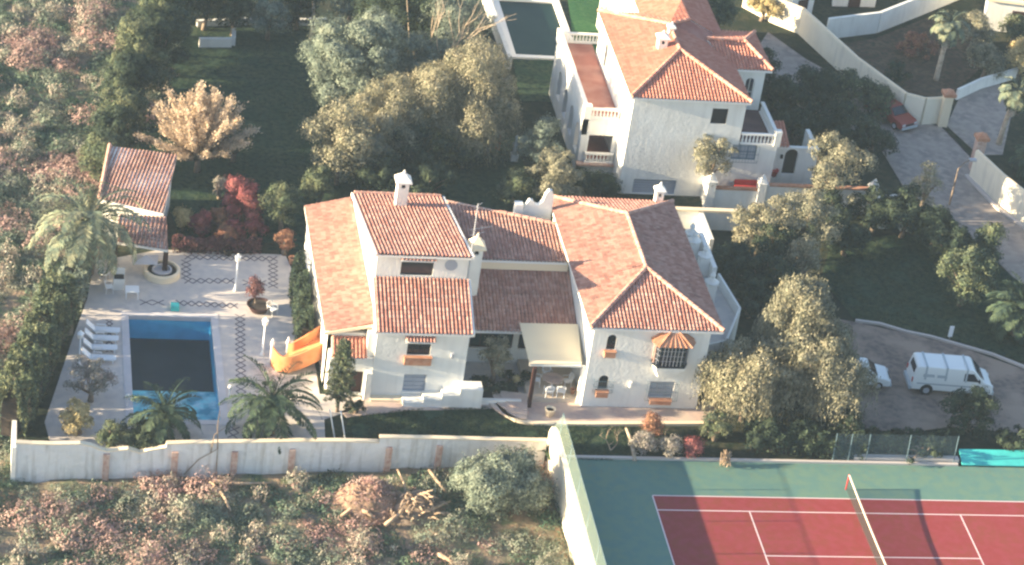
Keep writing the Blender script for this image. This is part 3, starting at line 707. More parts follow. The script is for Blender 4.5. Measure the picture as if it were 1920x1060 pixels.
# awning over the patio
aw = thing('patio_awning', (-4.6, 11, 0), 'sloping beige canvas awning on a dark wooden post over the patio table', 'awning')
A1, A2, A3, A4 = U(974, 607, 3.45), U(1070, 609, 3.45), U(1087.5, 683.4, 2.85), U(992.7, 683.4, 2.85)
A2[0] = -2.75; A3[0] = min(A3[0]+.1, -2.75)
part('canopy', MB().ext([A1, A4, A3, A2], (0, 0, .05)), 'awning', aw)
part('post', MB().cbox(U(991.4, 763)[:2], .22, .22, 0, 2.84), 'dark_wood', aw)
part('beam', MB().box(A4[0]+.02, A3[0]-.02, A4[1]+.03, A4[1]+.15, 2.70, 2.83), 'white_trim', aw)
part('rail', MB().box(-2.98, -2.72, A4[1]+.1, A4[1]+.3, .0, 2.7), 'white_trim', aw)

# ================================================================== NORTH VILLA
N_ = thing('villa', (8, 40, 0), 'taller white villa with clean orange roofs, terrace and balconies, in the background', 'house')
NY, NX0, NX1, NY1, NZ = 34.5, 4.3, 12.15, 46.8, 7.5
lv = r_(1334, 1364, 204, 233, NY); gd = r_(1186, 1267, 337, 366, NY); wl = r_(1372, 1418, 272, 300, NY)
nw = MB(); gd = (gd[0], gd[1], .02, gd[3])
nw.wall((NX0, NY), (14.9, NY), 0, 4.2, .3, [(gd[0]-NX0, gd[1]-NX0, .02, gd[3]), (wl[0]-NX0, wl[1]-NX0, wl[2], wl[3])])
nw.wall((NX0, NY), (NX1, NY), 4.2, NZ, .3, [(lv[0]-NX0, lv[1]-NX0, lv[2], lv[3])])
nw.wall((NX0, NY1), (NX0, NY+.3), 0, NZ, .3, [(2.4, 3.3, 4.6, 6.6, 1)]); nw.wall((NX1, NY+.3), (NX1, 39.5), 4.2, NZ, .3)
nw.wall((14.9, NY+.3), (14.9, 39.5), 0, 4.2, .3)
nw.wall((NX1, NY1), (NX0+.3, NY1), 0, NZ, .3)
part('wall', nw, 'stucco', N_)
window(N_, *lv, NY, bars=0, hb=9, frame='black_paint', sill=False); window(N_, *wl, NY, bars=2, hb=1, glass='shutter', frame='iron', sill=False)
grille(N_, wl[0]-.1, wl[1]+.1, wl[2]-.05, wl[3]+.05, NY, n=9)
gdm = MB().box(gd[0], gd[1], NY+.2, NY+.25, 0, gd[3])
for i in range(1, 6): z = gd[3]*i/6; gdm.box(gd[0], gd[1], NY+.17, NY+.199, z-.02, z+.02)
part('garage_door', gdm, 'shutter', N_)
A_, B_, C_, D_2 = (NX0-.3, NY1+.2, NZ+.06), (NX1+.25, NY1+.2, NZ+.06), (NX1+.25, NY-.25, NZ+.06), (NX0-.3, NY-.25, NZ+.06)
P1, P2 = (8.1, 42.7, 8.9), (8.1, 38.9, 8.9)
roof_plane('roof', [D_2, C_, P2], 'tile_orange', N_, pitch=.24); roof_plane('roof', [A_, D_2, P2, P1], 'tile_orange', N_, pitch=.24)
roof_plane('roof', [C_, B_, P1, P2], 'tile_orange', N_, pitch=.24)
roof_plane('roof', [B_, A_, P1], 'tile_orange', N_, pitch=.24)
roof_plane('roof', [P1, (9.78, 43.6, 8.97), (9.78, 46.5, 8.97)], 'tile_orange', N_, pitch=.24, thick=.3, under='terracotta_floor')
roof_plane('roof', [P1, (12.45, 41.2, 7.60), (12.45, 43.7, 7.60), (9.78, 43.6, 8.95)], 'tile_orange', N_, pitch=.24, thick=.3, under='terracotta_floor')
for a, b in ((D_2, P2), (C_, P2), (A_, P1), (P2, P1), (P1, (9.75, 43.6, 8.9))): ridge(N_, up(a), up(b), 'ridge_orange')
# rear wing
rw = MB(); rw.box(7.3, 12.2, 46.9, 60, 0, NZ); part('wall', rw, 'stucco', N_)
roof_plane('roof', [(7.0, 60, NZ+.1), (7.0, 43.7, NZ+.1), (9.78, 43.7, 8.94), (9.78, 60, 8.94)], 'tile_orange', N_, pitch=.24)
roof_plane('roof', [(12.5, 43.71, NZ+.08), (12.5, 60, NZ+.08), (9.78, 60, 8.93), (9.78, 43.71, 8.93)], 'tile_orange', N_, pitch=.24)
# small roofed tower on the east side
tw = MB(); ta = r_(1395, 1413, 146, 188, 39.6)
tw.wall((NX1+.31, 39.6), (14.7, 39.6), 4.2, 7.45, .3, [(ta[0]-NX1-.31, ta[1]-NX1-.31, 4.45, 6.7, 1)]); tw.wall((14.7, 39.9), (14.7, 44.6), 0, 7.45, .3); tw.box(NX1+.01, 14.7, 39.91, 44.5, 0, 4.2)
part('wall', tw, 'stucco', N_); window(N_, ta[0], ta[1], 4.45, 6.7, 39.6, arch=True, bars=1, hb=1, sill=False, frame='white_trim')
T = [(12.1, 39.2, 7.5), (15.05, 39.2, 7.5), (15.05, 45.0, 7.5), (12.1, 45.0, 7.5)]; tr1, tr2 = (12.3, 42.1, 8.25), (13.5, 42.1, 8.25)
T0b = (10.8, 42.1, 8.25)
roof_plane('roof', [T[0], T[1], tr2, T0b], 'tile_orange', N_, pitch=.24); roof_plane('roof', [T[1], T[2], tr2], 'tile_orange', N_, pitch=.24); roof_plane('roof', [T[2], T[3], T0b, tr2], 'tile_orange', N_, pitch=.24)
for a, b in ((T[1], tr2), (T[2], tr2), (T0b, tr2)): ridge(N_, up(a), up(b), 'ridge_orange')
chimney(N_, (7.05, 39.9), .62, 7.9, 9.35, .4); chimney(N_, (8.0, 41.6), .4, 8.3, 9.3, .3)
# east balcony
part('balcony_floor', MB().box(NX1+.01, 14.89, NY+.31, 39.59, 4.0, 4.22), 'dark_floor', N_)
balustrade(N_, (NX1+.1, NY+.12), (14.6, NY+.12), 4.22); balustrade(N_, (14.8, 39.3), (14.8, NY+.4), 4.22)
part('pier', MB().box(14.6, 15.05, NY-.06, NY+.38, 4.21, 5.35), 'stucco', N_)
# west terrace over arcades
wt = MB(); WX, WY0, WY1 = 1.75, 37.05, 48.6
wt.wall((WX, WY1), (WX, WY0), 0, 4.3, .35, [(2.2, 3.4, 1.1, 3.2, 1), (4.8, 6.0, 1.1, 3.2, 1), (7.2, 8.4, 1.1, 3.2, 1), (9.6, 10.8, 1.1, 3.2, 1)])
wt.wall((WX, WY0), (NX0-.01, WY0), 0, 1.0, .3); wt.wall((WX, WY0), (NX0-.01, WY0), 3.05, 4.3, .3); wt.box(WX+.36, WX+.55, WY0, WY0+.3, 1.0, 3.05); wt.box(NX0-.3, NX0-.01, WY0, WY0+.3, 1.0, 3.05)
wt.wall((NX0, WY1), (WX+.35, WY1), 0, 4.3, .3)
part('wall', wt, 'stucco', N_)
pr = MB()
pr.wall((WX, WY1), (WX, WY0), 4.301, 5.1, .3); pr.box(WX-.08, WX+.45, WY0-.08, WY0+.4, 4.301, 5.3); pr.box(WX-.08, WX+.45, WY1-.4, WY1+.08, 4.301, 5.3)
part('parapet', pr, 'white_trim', N_)
part('terrace_floor', MB().box(WX+.36, NX0-.01, WY0+.31, WY1-.31, 4.1, 4.3), 'terracotta_floor', N_)
balustrade(N_, (WX+.5, WY0+.15), (NX0-.05, WY0+.15), 4.31, .75); balustrade(N_, (WX+.5, WY1-.15), (NX0+.9, WY1-.15), 4.31, .75)
balustrade(N_, (WX+.4, WY0-.15), (NX0-.1, WY0-.15), 1.0, .75)
part('porch_floor', MB().box(WX+.36, NX0-.01, WY0+.31, 44, .8, .98), 'terracotta_floor', N_)
part('porch_back', MB().box(WX+.36, NX0-.31, 40.2, 40.3, .98, 4.05), 'terracotta_floor', N_)
part('ledge', MB().box(WX-.1, NX0, WY0-.4, WY0-.01, .82, .97), 'brick', N_)
# annex with arched doorway
an_ = MB(); ad = r_(1469, 1494, 280, 328, 36.4)
an_.wall((14.91, 36.4), (18.6, 36.4), 0, 3.1, .3, [(ad[0]-14.91, ad[1]-14.91, .95, ad[3], 1)]); an_.wall((18.6, 36.7), (18.6, 39.2), 0, 3.1, .3)
part('wall', an_, 'stucco', N_); part('door', MB().box(ad[0]-.1, ad[1]+.1, 36.62, 36.68, .9, ad[3]+.1), 'black_paint', N_)
roof_plane('roof', [(14.95, 36.2, 3.2), (16.4, 36.2, 3.2), (16.4, 38.6, 3.9), (14.95, 38.6, 3.9)], 'tile_orange', N_, pitch=.24)
lm = r_(1436, 1441, 275, 281, 36.4); part('wall_lamp', MB().box(15.9, 16.05, 36.2, 36.397, 2.3, 2.55), 'black_paint', N_)

# front court of the north villa
def long_wall(name, pts, h0, h1, th, m, label, cat='wall', group=None, topm=None, toph=None):
    root = thing(name, (pts[0][0], pts[0][1], h0), label, cat, group); mb = MB(); tb = MB()
    for i, (a, b) in enumerate(zip(pts[:-1], pts[1:])):
        mb.wall(a, b, h0, h1, th)
        if topm: tb.wall(a, b, h1+.002, h1+(toph or .08), th+.05)
    part('wall_face', mb, m, root)
    if topm: part('coping', tb, topm, root)
    return root
fcr = thing('terrace_wall', (10.2, 33, 0), 'white retaining wall with pointed piers in front of the orange roofed villa', 'wall')
tw_ = MB(); q0, q1, q2 = 10.15, 13.9, 22.3
tw_.wall((q0, 32.9), (q1, 32.9), 0, 1.55, .3); tw_.wall((q1, 32.9), (q2, 32.9), 0, 1.95, .3); tw_.wall((q0, 34.45), (q0, 33.2), 0, 1.7, .3)
part('wall_face', tw_, 'stucco', fcr)
part('terrace_fill', MB().box(q0+.31, q2, 33.21, 34.4, 0, .9), 'terracotta_floor', fcr)
part('coping', MB().box(q0+.4, q1-.3, 32.86, 33.24, 1.552, 1.66).box(q1+.5, q2, 32.86, 33.24, 1.952, 2.05), 'terracotta', fcr)
for x in (q0+.15, q1):
    pm = MB(); pm.box(x-.28, x+.28, 32.72, 33.28, 0, 2.2); pm.add([(x-.36, 32.64, 2.2), (x+.36, 32.64, 2.2), (x+.36, 33.36, 2.2), (x-.36, 33.36, 2.2), (x, 33, 2.85)], [(0, 3, 2, 1), (0, 1, 4), (1, 2, 4), (2, 3, 4), (3, 0, 4)])
    part('pier', pm, 'stucco', fcr)
bq = U(1395, 338, 1.3); bn = thing('bench', (bq[0], 33.75, .9), 'low red bench behind the white retaining wall', 'bench')
part('seat', MB().box(bq[0]-.9, bq[0]+.9, 33.5, 34.0, 1.3, 1.38), 'red_paint', bn)
part('backrest', MB().box(bq[0]-.9, bq[0]+.9, 34.0, 34.06, 1.38, 1.75), 'red_paint', bn)
for x in (-.8, .8): part('leg', MB().box(bq[0]+x-.05, bq[0]+x+.05, 33.52, 33.98, .9, 1.298), 'red_paint', bn)
pq = U(1449, 326, .95); pt = thing('plant_pot', (pq[0], pq[1], .9), 'dark red flower pot beside the arched doorway', 'pot')
part('pot', MB().lathe(pq[0], pq[1]-.2, [(.18, .9), (.3, 1.35), (.33, 1.4), (.25, 1.4), (.2, 1.3)], 12), 'red_paint', pt, smooth=True)
# property wall between the two villas
pwl = thing('property_wall', (8, 30, 0), 'low white wall with a bright top between the two villas', 'wall')
part('wall_face', MB().box(6.9, 12.6, 30.05, 30.3, 0, 1.4).box(8.9, 9.2, 26.6, 30.045, 0, 1.35), 'stucco', pwl)
part('coping', MB().box(6.85, 12.65, 29.98, 30.37, 1.402, 1.55), 'cream_trim', pwl)
sw = thing('garden_stair', (7.9, 25.4, 0), 'short white garden stair with red risers by the east terrace', 'stair')
sm = MB(); s2 = MB()
for i in range(4): sm.box(7.35, 8.75, 24.4+i*.4, 24.4+(i+1)*.4-.003, 0, .35+.3*i); s2.box(7.4, 8.7, 24.39+i*.4, 24.396+i*.4, .1+.3*i, .32+.3*i)
part('steps', sm, 'stucco', sw); part('riser', s2, 'red_paint', sw)
# gate piers east of the north villa, half hidden by the tree
for (px, py, h, lb) in ((1628, 400, 2.6, 'pointed white gate pier standing alone behind the tall loose tree'), (1652, 425, 1.6, 'low white pier stump between two pointed gate piers'), (1693, 430, 2.0, 'pointed white gate pier nearest the grey road')):
    q = U(px, py, 0); o = thing('gate_pier', q, lb, 'pier', 'white gate piers')
    mb = MB(); mb.box(q[0]-.3, q[0]+.3, q[1]-.3, q[1]+.3, 0, h-.5); mb.add([(q[0]-.38, q[1]-.38, h-.5), (q[0]+.38, q[1]-.38, h-.5), (q[0]+.38, q[1]+.38, h-.5), (q[0]-.38, q[1]+.38, h-.5), (q[0], q[1], h+.2)], [(0, 3, 2, 1), (0, 1, 4), (1, 2, 4), (2, 3, 4), (3, 0, 4)])
    part('pier_body', mb, 'stucco', o)
qa, qb = U(1575, 385, .8), U(1690, 372, .8)
long_wall('garden_wall', [qa[:2], qb[:2]], 0, 1.0, .3, 'stucco', 'low white garden wall behind the dark trees right of the terrace wall')

# ================================================================== BOUNDARY WALLS
def yb(x): return 1.67+(x+36.1)*.0845
bw = thing('boundary_wall', (-36, 1.7, -1.1), 'long old white boundary wall with brick pillars between the pool garden and the scrub', 'wall')
prof = [(29, 832), (60, 834), (100, 835), (150, 834), (172, 838), (186, 844), (200, 848), (222, 846), (240, 844), (262, 851), (280, 846), (311, 841), (312, 834), (380, 832), (470, 831), (560, 829), (640, 829), (711, 831), (712, 822), (760, 823), (820, 824), (900, 826), (1026, 829)]
top = []
for px, py in prof:
    x = U(px, 896, -1)[0]
    for _ in range(4): p = VY(px, py, yb(x)); x = p[0]
    top.append(p)
wm = MB(); cm = MB()
for (xa, za), (xb, zb) in zip(top[:-1], top[1:]):
    wm.ext([(xa, yb(xa), -1.6), (xb, yb(xb), -1.6), (xb, yb(xb), zb), (xa, yb(xa), za)], (0, .28, 0))
    if xb-xa > .1: cm.ext([(xa, yb(xa)-.02, za+.003), (xb, yb(xb)-.02, zb+.003), (xb, yb(xb)-.02, zb+.07), (xa, yb(xa)-.02, za+.07)], (0, .32, 0))
part('wall_face', wm, 'stucco_old', bw); part('coping', cm, 'cream_trim', bw)
part('end_return', MB().box(-36.35, -36.1, 1.6, 4.2, -1.6, 1.35), 'stucco', bw)
for px in (197, 325, 437, 545, 727, 822):
    x = U(px, 892, -1)[0]; y = yb(x)
    part('brick_pillar', MB().box(x-.17, x+.17, y-.18, y-.004, -1.6, random.uniform(.55, .85)), 'brick', bw)
# tennis wall and windbreak
tw2 = thing('court_wall', (-5.3, 4.4, -1.1), 'tall cream white wall along the left side of the tennis court, with a green windbreak above', 'wall')
m_ = MB(); m_.ext([(-5.42, 4.9, -1.6), (-5.42, -34, -1.6), (-5.42, -34, 1.85), (-5.42, 3.6, 1.85), (-5.42, 4.4, 1.6), (-5.42, 4.9, .9)], (.24, 0, 0)); part('wall_face', m_, 'cream_wall', tw2)
f_ = MB(); f_.add([(-5.25, 5.2, .7), (-5.25, -34, 1.3), (-5.12, -34, 3.2), (-5.12, 3.4, 3.2)], [(0, 1, 2, 3)]); part('windbreak', f_, 'grass_net', tw2)
pf = MB(); [pf.tube([(-5.14, y, 0), (-5.13, y, 3.25)], .03, 6) for y in [3.4-3*i for i in range(13)]]; pf.tube([(-5.12, 3.4, 3.2), (-5.12, -34, 3.2)], .015, 5); part('fence_post', pf, 'iron', tw2)
# NE walls
def pu(l): return [tuple(U(*p)[:2]) for p in l]
gw1 = pu([(1395, 12), (1450, 42), (1500, 62), (1600, 155), (1690, 222), (1725, 231), (1758, 229)])
long_wall('street_wall', gw1, 0, 2.1, -.25, 'cream_wall', 'long cream white wall curving down to the left brick gate pillar', topm='cream_trim', toph=.07)
gpf = MB()
gw2 = pu([(1822, 332), (1870, 378), (1925, 422), (1990, 470)])
long_wall('street_wall', gw2, 0, 2.2, -.25, 'cream_wall', 'cream white wall running from the right brick gate pillar off the right edge', topm='cream_trim', toph=.07)
for (px, py, h, lb) in ((1765, 235, 2.9, 'tan brick gate pillar at the end of the long curved wall'), (1826, 318, 2.9, 'tan brick gate pillar in front of the leaning palm')):
    q = U(px, py); o = thing('gate_pillar', q, lb, 'pillar', 'brick gate pillars')
    part('shaft', MB().box(q[0]-.33, q[0]+.33, q[1]-.33, q[1]+.33, 0, h-.35), 'brick' if px > 1800 else 'cream_trim', o)
    part('capital', MB().box(q[0]-.46, q[0]+.46, q[1]-.46, q[1]+.46, h-.348, h-.1).add([(q[0]-.4, q[1]-.4, h-.098), (q[0]+.4, q[1]-.4, h-.098), (q[0]+.4, q[1]+.4, h-.098), (q[0]-.4, q[1]+.4, h-.098), (q[0], q[1], h+.2)], [(0, 3, 2, 1), (0, 1, 4), (1, 2, 4), (2, 3, 4), (3, 0, 4)]), 'terracotta', o)
tr_ = MB(); qa, qb = U(1768, 240), U(1822, 296); tr_.tube([(qa[0], qa[1], .02), (qb[0], qb[1], .02)], .06, 4); struct('gate_track', tr_, 'tyre')
long_wall('far_wall', pu([(1545, 72), (1640, 60), (1740, 20), (1800, -5)]), 0, 1.8, -.25, 'stucco', 'white wall in blue shade across the far garden at the top right')
long_wall('far_wall', pu([(1790, 186), (1835, 165), (1905, 145)]), 0, .9, -.2, 'stucco', 'low thin white wall behind the left brick gate pillar')
long_wall('garden_wall', pu([(368, 48), (450, 44), (530, 46), (612, 44)]), 0, .5, -.3, 'stucco', 'long low white wall in deep shade at the top left', group='low walls of the far garden')
long_wall('garden_wall', pu([(372, 86), (433, 86), (434, 66)]), 0, .7, -.3, 'stucco', 'short white corner wall in deep shade at the top left', group='low walls of the far garden')
sheet('earth', [U(*p) for p in [(1560, 85), (1640, 72), (1740, 32), (1830, 40), (1850, 120), (1790, 170), (1740, 205), (1700, 200), (1610, 130)]], -.02, 'dry_earth')
# neighbour pool
npt = thing('garden_pool', (2.3, 59, 0), 'dark green rectangular garden pool with white edging at the top middle', 'pool')
c_ = MB(); nx0, nx1, ny0, ny1 = .15, 4.45, 54.3, 63.4
c_.box(nx0-.55, nx0, ny0-.45, ny1+.6, -.2, .12); c_.box(nx1, nx1+.55, ny0-.45, ny1+.6, -.2, .12); c_.box(nx0, nx1, ny1, ny1+.6, -.2, .12); c_.box(nx0, nx1, ny0-.45, ny0, -.2, .12)
part('coping', c_, 'white_trim', npt); part('water', MB().box(nx0, nx1, ny0, ny1, -.2, -.02), 'water_green', npt)
c3 = U(905, 8); long_wall('pink_wall', [tuple(U(900, -30)[:2]), tuple(U(932, 60)[:2]), tuple(U(958, 130)[:2])], 0, 1.0, -.35, 'stucco', 'pale pinkish wall running beside the dark green garden pool')
# houses at the top right edge
for (pts, h, lb, rm) in (([(1840, 55), (1960, 70), (1960, 0), (1850, -20)], 2.6, 'flat topped white outbuilding at the top right corner', 'road'),
                         ([(1478, 42), (1520, 34), (1500, -20), (1440, -20)], 2.4, 'small white outbuilding beside the long wall at the top edge', 'road'),
                         ([(1560, 12), (1640, 14), (1640, -25), (1560, -25)], 1.6, 'low white outbuilding beyond the blue shaded far wall', 'road')):
    P = [tuple(U(*p)[:2]) for p in pts]; o = thing('outbuilding', (*P[0], 0), lb, 'outbuilding')
    mb = MB(); mb.prism(P, 0, h); part('wall', mb, 'stucco', o)
    cx_ = sum(p[0] for p in P)/4; cy_ = sum(p[1] for p in P)/4; Q = [(cx_+(p[0]-cx_)*1.06, cy_+(p[1]-cy_)*1.06) for p in P]
    part('roof', MB().prism(Q, h+.002, h+.2), 'cream_trim', o); part('roof_deck', MB().prism([(cx_+(p[0]-cx_)*.9, cy_+(p[1]-cy_)*.9) for p in P], h+.201, h+.24), rm, o)
    a, b = Vector(P[0]), Vector(P[1]); t = (b-a).normalized(); n_ = Vector((t.y, -t.x)); c = a.lerp(b, .5)
    d = MB(); A0 = c-t*.5+n_*.01; B0 = c+t*.5+n_*.01; d.ext([(*A0, .0), (*B0, .0), (*B0, min(2, h*.75)), (*A0, min(2, h*.75))], (n_.x*.05, n_.y*.05, 0)); part('door', d, 'dark_wood', o)

# garden shed (tiled) by the pool
H_ = thing('shed', (-29, 29, 0), 'small pool house with a brown tiled roof and a lower lean-to, behind the pool deck', 'shed')
hr = [U(206, 274, 3.7), U(332, 292, 3.7), U(306, 402, 2.55), U(186, 375, 2.55)]
hr = [tuple(p) for p in hr]
hx0, hx1 = -30.9, -27.0
roofp = [tuple(hr[3]), tuple(hr[2]), tuple(hr[1]), tuple(hr[0])]
roof_plane('roof', roofp, 'tile_hut', H_)
cen = sum((Vector(p) for p in roofp), Vector())/4
Q = [(cen.x+(p[0]-cen.x)*.90, cen.y+(p[1]-cen.y)*.92, p[2]) for p in roofp]; hb = MB()
hb.add([(x, y, -.1) for x, y, z in Q]+[(x, y, z-.2) for x, y, z in Q], [(0, 3, 2, 1), (4, 5, 6, 7), (0, 1, 5, 4), (1, 2, 6, 5), (2, 3, 7, 6), (3, 0, 4, 7)])
part('wall', hb, 'stucco', H_)
r2 = [tuple(U(222, 402, 2.4)), tuple(U(312, 408, 2.4)), tuple(U(315, 470, 1.8)), tuple(U(220, 455, 1.8))]
roof_plane('roof', [r2[3], r2[2], r2[1], r2[0]], 'tile_hut', H_, pitch=.25)
for p in (r2[2], r2[3]): part('post', MB().box(p[0]-.25, p[0]+.05, p[1]+.1, p[1]+.35, 0, p[2]-.15), 'dark_wood', H_)
fm = MB(); a, b = Vector(hr[3]), Vector(hr[2]); d = Vector((0, -.12, 0)); fm.ext([a+d+Vector((0, 0, -.15)), b+d+Vector((0, 0, -.15)), b+d+Vector((0, 0, .06)), a+d+Vector((0, 0, .06))], (0, .1, 0)); part('fascia', fm, 'white_trim', H_)
vb = MB(); a, b = Vector(hr[3]), Vector(hr[0]); vb.tube([a+Vector((0, 0, .12)), b+Vector((0, 0, .12))], .13, 8); part('verge', vb, 'ridge_tile', H_)

# ================================================================== VEGETATION
def T(*a, **k): return tree(*a, **k)
# top left: tall dark trees along the west edge of the garden
for i, (px, py, zc, rx, rz) in enumerate(((222, 250, 1.9, 1.5, 1.9), (232, 205, 2.0, 1.6, 2.1), (240, 160, 2.2, 1.7, 2.3), (268, 118, 2.6, 1.9, 2.7), (290, 78, 2.7, 2.0, 2.8), (305, 38, 2.8, 2.1, 2.9), (318, 2, 2.8, 2.2, 2.9), (190, 292, 1.7, 1.4, 1.7))):
    T('conifer', px, py, zc, rx, rz, ['leaf_dark', 'leaf_mid'][i % 2], ['dark conifer just behind the shed, second from the shed', 'third dark conifer of the row going back from the shed', 'fourth dark conifer of the row, level with the autumn tree top', 'dark conifer of the west row above the autumn tree', 'tall dark conifer third from the top end of the west row', 'tall dark conifer second from the top end of the west row', 'tall dark conifer at the top end of the west row', 'small dark conifer at the left corner of the shed roof'][i],
      'tree', 'dark conifers along the west edge of the garden', k=13, ls=.17, dens=1.7, rb=rx*.5)
def hedge(name, pts, w_, h, lf, label, ls=.15, dens=1.0, z0=-.1):
    P = [Vector(p[:2]) for p in pts]; root = thing(name, (*P[0], z0), label, 'hedge'); Q = []; core = MB()
    for a, b in zip(P[:-1], P[1:]):
        L = (b-a).length; n = int(L*(w_+2*h)*dens/(ls*ls*.25)); t = (b-a)/L; nn = Vector((-t.y, t.x))
        s_ = rng.random(n)*L; th = rng.random(n)*math.pi
        rr = (1+.13*np.sin(s_*2.6+np.cos(th)*3)+.10*np.sin(s_*6.1+th*4)+rng.normal(size=n)*.05)
        x = np.sign(np.cos(th))*np.abs(np.cos(th))**.6*w_/2*rr; z = h*np.sin(th)**.5*rr
        Pp = np.stack([a.x+t.x*s_+nn.x*x, a.y+t.y*s_+nn.y*x, z0+z], 1)
        N = np.stack([nn.x*np.cos(th), nn.y*np.cos(th), np.sin(th)], 1); s2_ = ls*(.6+.8*rng.random(n))
        Q.append(leafquads(Pp, sph(n)+N*.4, N+sph(n)*.7, s2_*1.3, s2_*.8))
        e_ = min(.45, L*.2); core.wall(a-nn*w_*.25+t*e_, b-nn*w_*.25-t*e_, z0, z0+h*.7, w_*.5)
    quads('foliage', np.concatenate(Q), lf, root); part('stems', core, 'soil_dark', root)
    return root
hedge('hedge', [(-36.6, 4.2), (-35.9, 7), (-34.6, 12.5), (-33.6, 17.0)], 1.9, 3.2, 'leaf_mid', 'long thick green hedge along the left side of the pool deck', ls=.17, dens=1.1)
hedge('hedge', [(-33.1, 17.6), (-32.6, 21), (-32.0, 24.5)], 1.6, 1.9, 'leaf_grey', 'lower ragged hedge under the large palm left of the pool deck')
hedge('hedge', [(-19.05, 13.4), (-19.0, 17.5), (-18.95, 21.0)], .9, 2.4, 'leaf_dark', 'narrow dark hedge against the west side of the villa', ls=.14)
hedge('hedge', [(14.2, 5.3), (17, 5.2), (19.4, 5.1)], 1.2, 1.1, 'leaf_dark', 'dark hedge between the driveway and the tennis court', ls=.15)
hedge('hedge', [(13.7, 4.4), (10.5, 4.6), (6.5, 5.0)], 1.3, 1.5, 'leaf_dark', 'dark hedge behind the tennis court under the big loose tree', ls=.15)

# autumn tree: pale upright branches
def autumn():
    c = U(370, 312, 0.4); root = thing('autumn_tree', (c[0], c[1], 0), 'bright pale beige autumn tree with upright branches on the dark lawn', 'tree'); mb = MB(); Q = []
    base = Vector((c[0], c[1], -.1)); mb.tube([base, base+Vector((0, 0, 1.0))], [.24, .17], 8)
    for i in range(64):
        a = i*2.399; t = (i+.5)/64; sp_ = math.sqrt(t)*1.25; el = math.radians(88-70*t+random.uniform(-6, 6)); L = 4.3*(1-.12*t)*(.8+.35*random.random())
        d = Vector((math.cos(a)*math.cos(el), math.sin(a)*math.cos(el), math.sin(el))); p0 = base+Vector((0, 0, 1.0)); p1 = p0+d*L*.5+Vector((0, 0, .1)); p2 = p0+d*L+Vector((0, 0, L*.16))
        mb.tube([p0, p1, p2], [.07, .04, .012], 4)
        n = int(270*(.5+L/4)); s_ = .25+.78*rng.random(n)**.8
        P = np.array(p0)[None]*(1-s_[:, None])+np.array(p2)[None]*s_[:, None]
        P[:, 2] += .25*np.sin(s_*3.1)*.5
        P += rng.normal(size=(n, 3))*(.07+.07*s_[:, None]); D = np.array(d)[None]+sph(n)*.8+np.array([0, 0, .5])
        ls = .125*(.6+.8*rng.random(n)); Q.append(leafquads(P, D, sph(n), ls*1.4, ls*.8))
    V = np.concatenate(Q); V = V[V[:, :, 2].min(1) > .1]
    quads('crown', V, 'leaf_autumn', root); part('trunk', mb, 'bark', root, smooth=True)
autumn()
T('shrub', 440, 268, 1.4, 1.0, 1.4, 'leaf_mid', 'green shrub at the right edge of the pale autumn tree', 'shrub', k=8, ls=.14, rb=.5)
T('tree', 672, 118, 3.7, 3.4, 3.4, 'leaf_grey', 'large round grey green tree with fine foliage, top middle left', k=30, ls=.17, dens=1.9, rb=1.15)
T('tree', 775, 45, 3.4, 2.8, 3.2, 'leaf_dark', 'dark green tree directly right of the large round grey tree', k=18, ls=.19, dens=1.6)
T('willow_tree', 865, 185, 4.0, 3.4, 3.4, 'leaf_willow', 'large drooping willow with olive yellow strands in the middle of the grove', k=18, kind='willow', ls=.14, dens=5, hang=2.0)
T('willow_tree', 925, 215, 3.2, 1.9, 2.4, 'leaf_olive', 'darker willow at the right side of the grove, hanging almost to the ground', k=12, kind='willow', ls=.14, dens=5, hang=2.3)
T('willow_tree', 730, 225, 3.0, 2.6, 2.5, 'leaf_willow', 'pale yellowish willow between the round grey tree and the large willow', k=12, kind='willow', ls=.14, dens=5, hang=1.5)
T('willow_tree', 638, 275, 2.9, 2.5, 2.9, 'leaf_willow', 'pale feathery tree at the left end of the grove behind the west roof', k=13, kind='round', ls=.19, dens=1.2, droop=.6)
T('tree', 690, 290, 2.2, 1.7, 2.0, 'leaf_olive', 'low olive green tree just behind the first chimney', k=10, ls=.17)
T('tree', 800, 130, 3.0, 2.4, 2.8, 'leaf_grey', 'grey tree filling the gap between the round grey tree and the large willow', k=14, ls=.17, dens=1.2, droop=.3)
T('tree', 830, 5, 3.2, 2.8, 2.8, 'leaf_grey', 'grey green tree at the top edge above the large willow', k=14, ls=.17, dens=1.3)
T('tree', 720, 20, 3.0, 2.4, 2.6, 'leaf_dark', 'dark tree at the top edge behind the round grey tree', k=12, ls=.18)
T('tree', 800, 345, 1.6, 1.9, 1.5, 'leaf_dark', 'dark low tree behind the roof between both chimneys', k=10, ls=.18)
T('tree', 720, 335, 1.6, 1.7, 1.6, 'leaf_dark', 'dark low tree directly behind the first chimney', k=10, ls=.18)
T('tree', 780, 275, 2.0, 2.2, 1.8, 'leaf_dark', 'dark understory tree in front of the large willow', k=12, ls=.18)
T('tree', 850, 55, 4.0, 2.6, 2.8, 'leaf_grey', 'mixed grey tree with bare branches showing, top of the grove', k=12, ls=.16, dens=.8)
T('tree', 900, 120, 3.0, 1.8, 2.4, 'leaf_olive', 'olive green tree behind the willow, near the pinkish wall', k=11, ls=.17, dens=1.1)
T('shrub', 868, 290, 1.0, 1.1, 1.0, 'leaf_mid', 'green shrub on the sunlit grass in front of the large willow', 'shrub', k=7, ls=.14)
T('shrub', 600, 350, 1.3, 1.2, 1.3, 'leaf_mid', 'green shrub touching the rear corner of the west roof', 'shrub', k=8, ls=.15)
T('shrub', 1045, 335, 2.0, 2.0, 2.0, 'leaf_olive', 'light green bush in front of the two storey terrace', 'shrub', k=11, ls=.16, rb=.7)
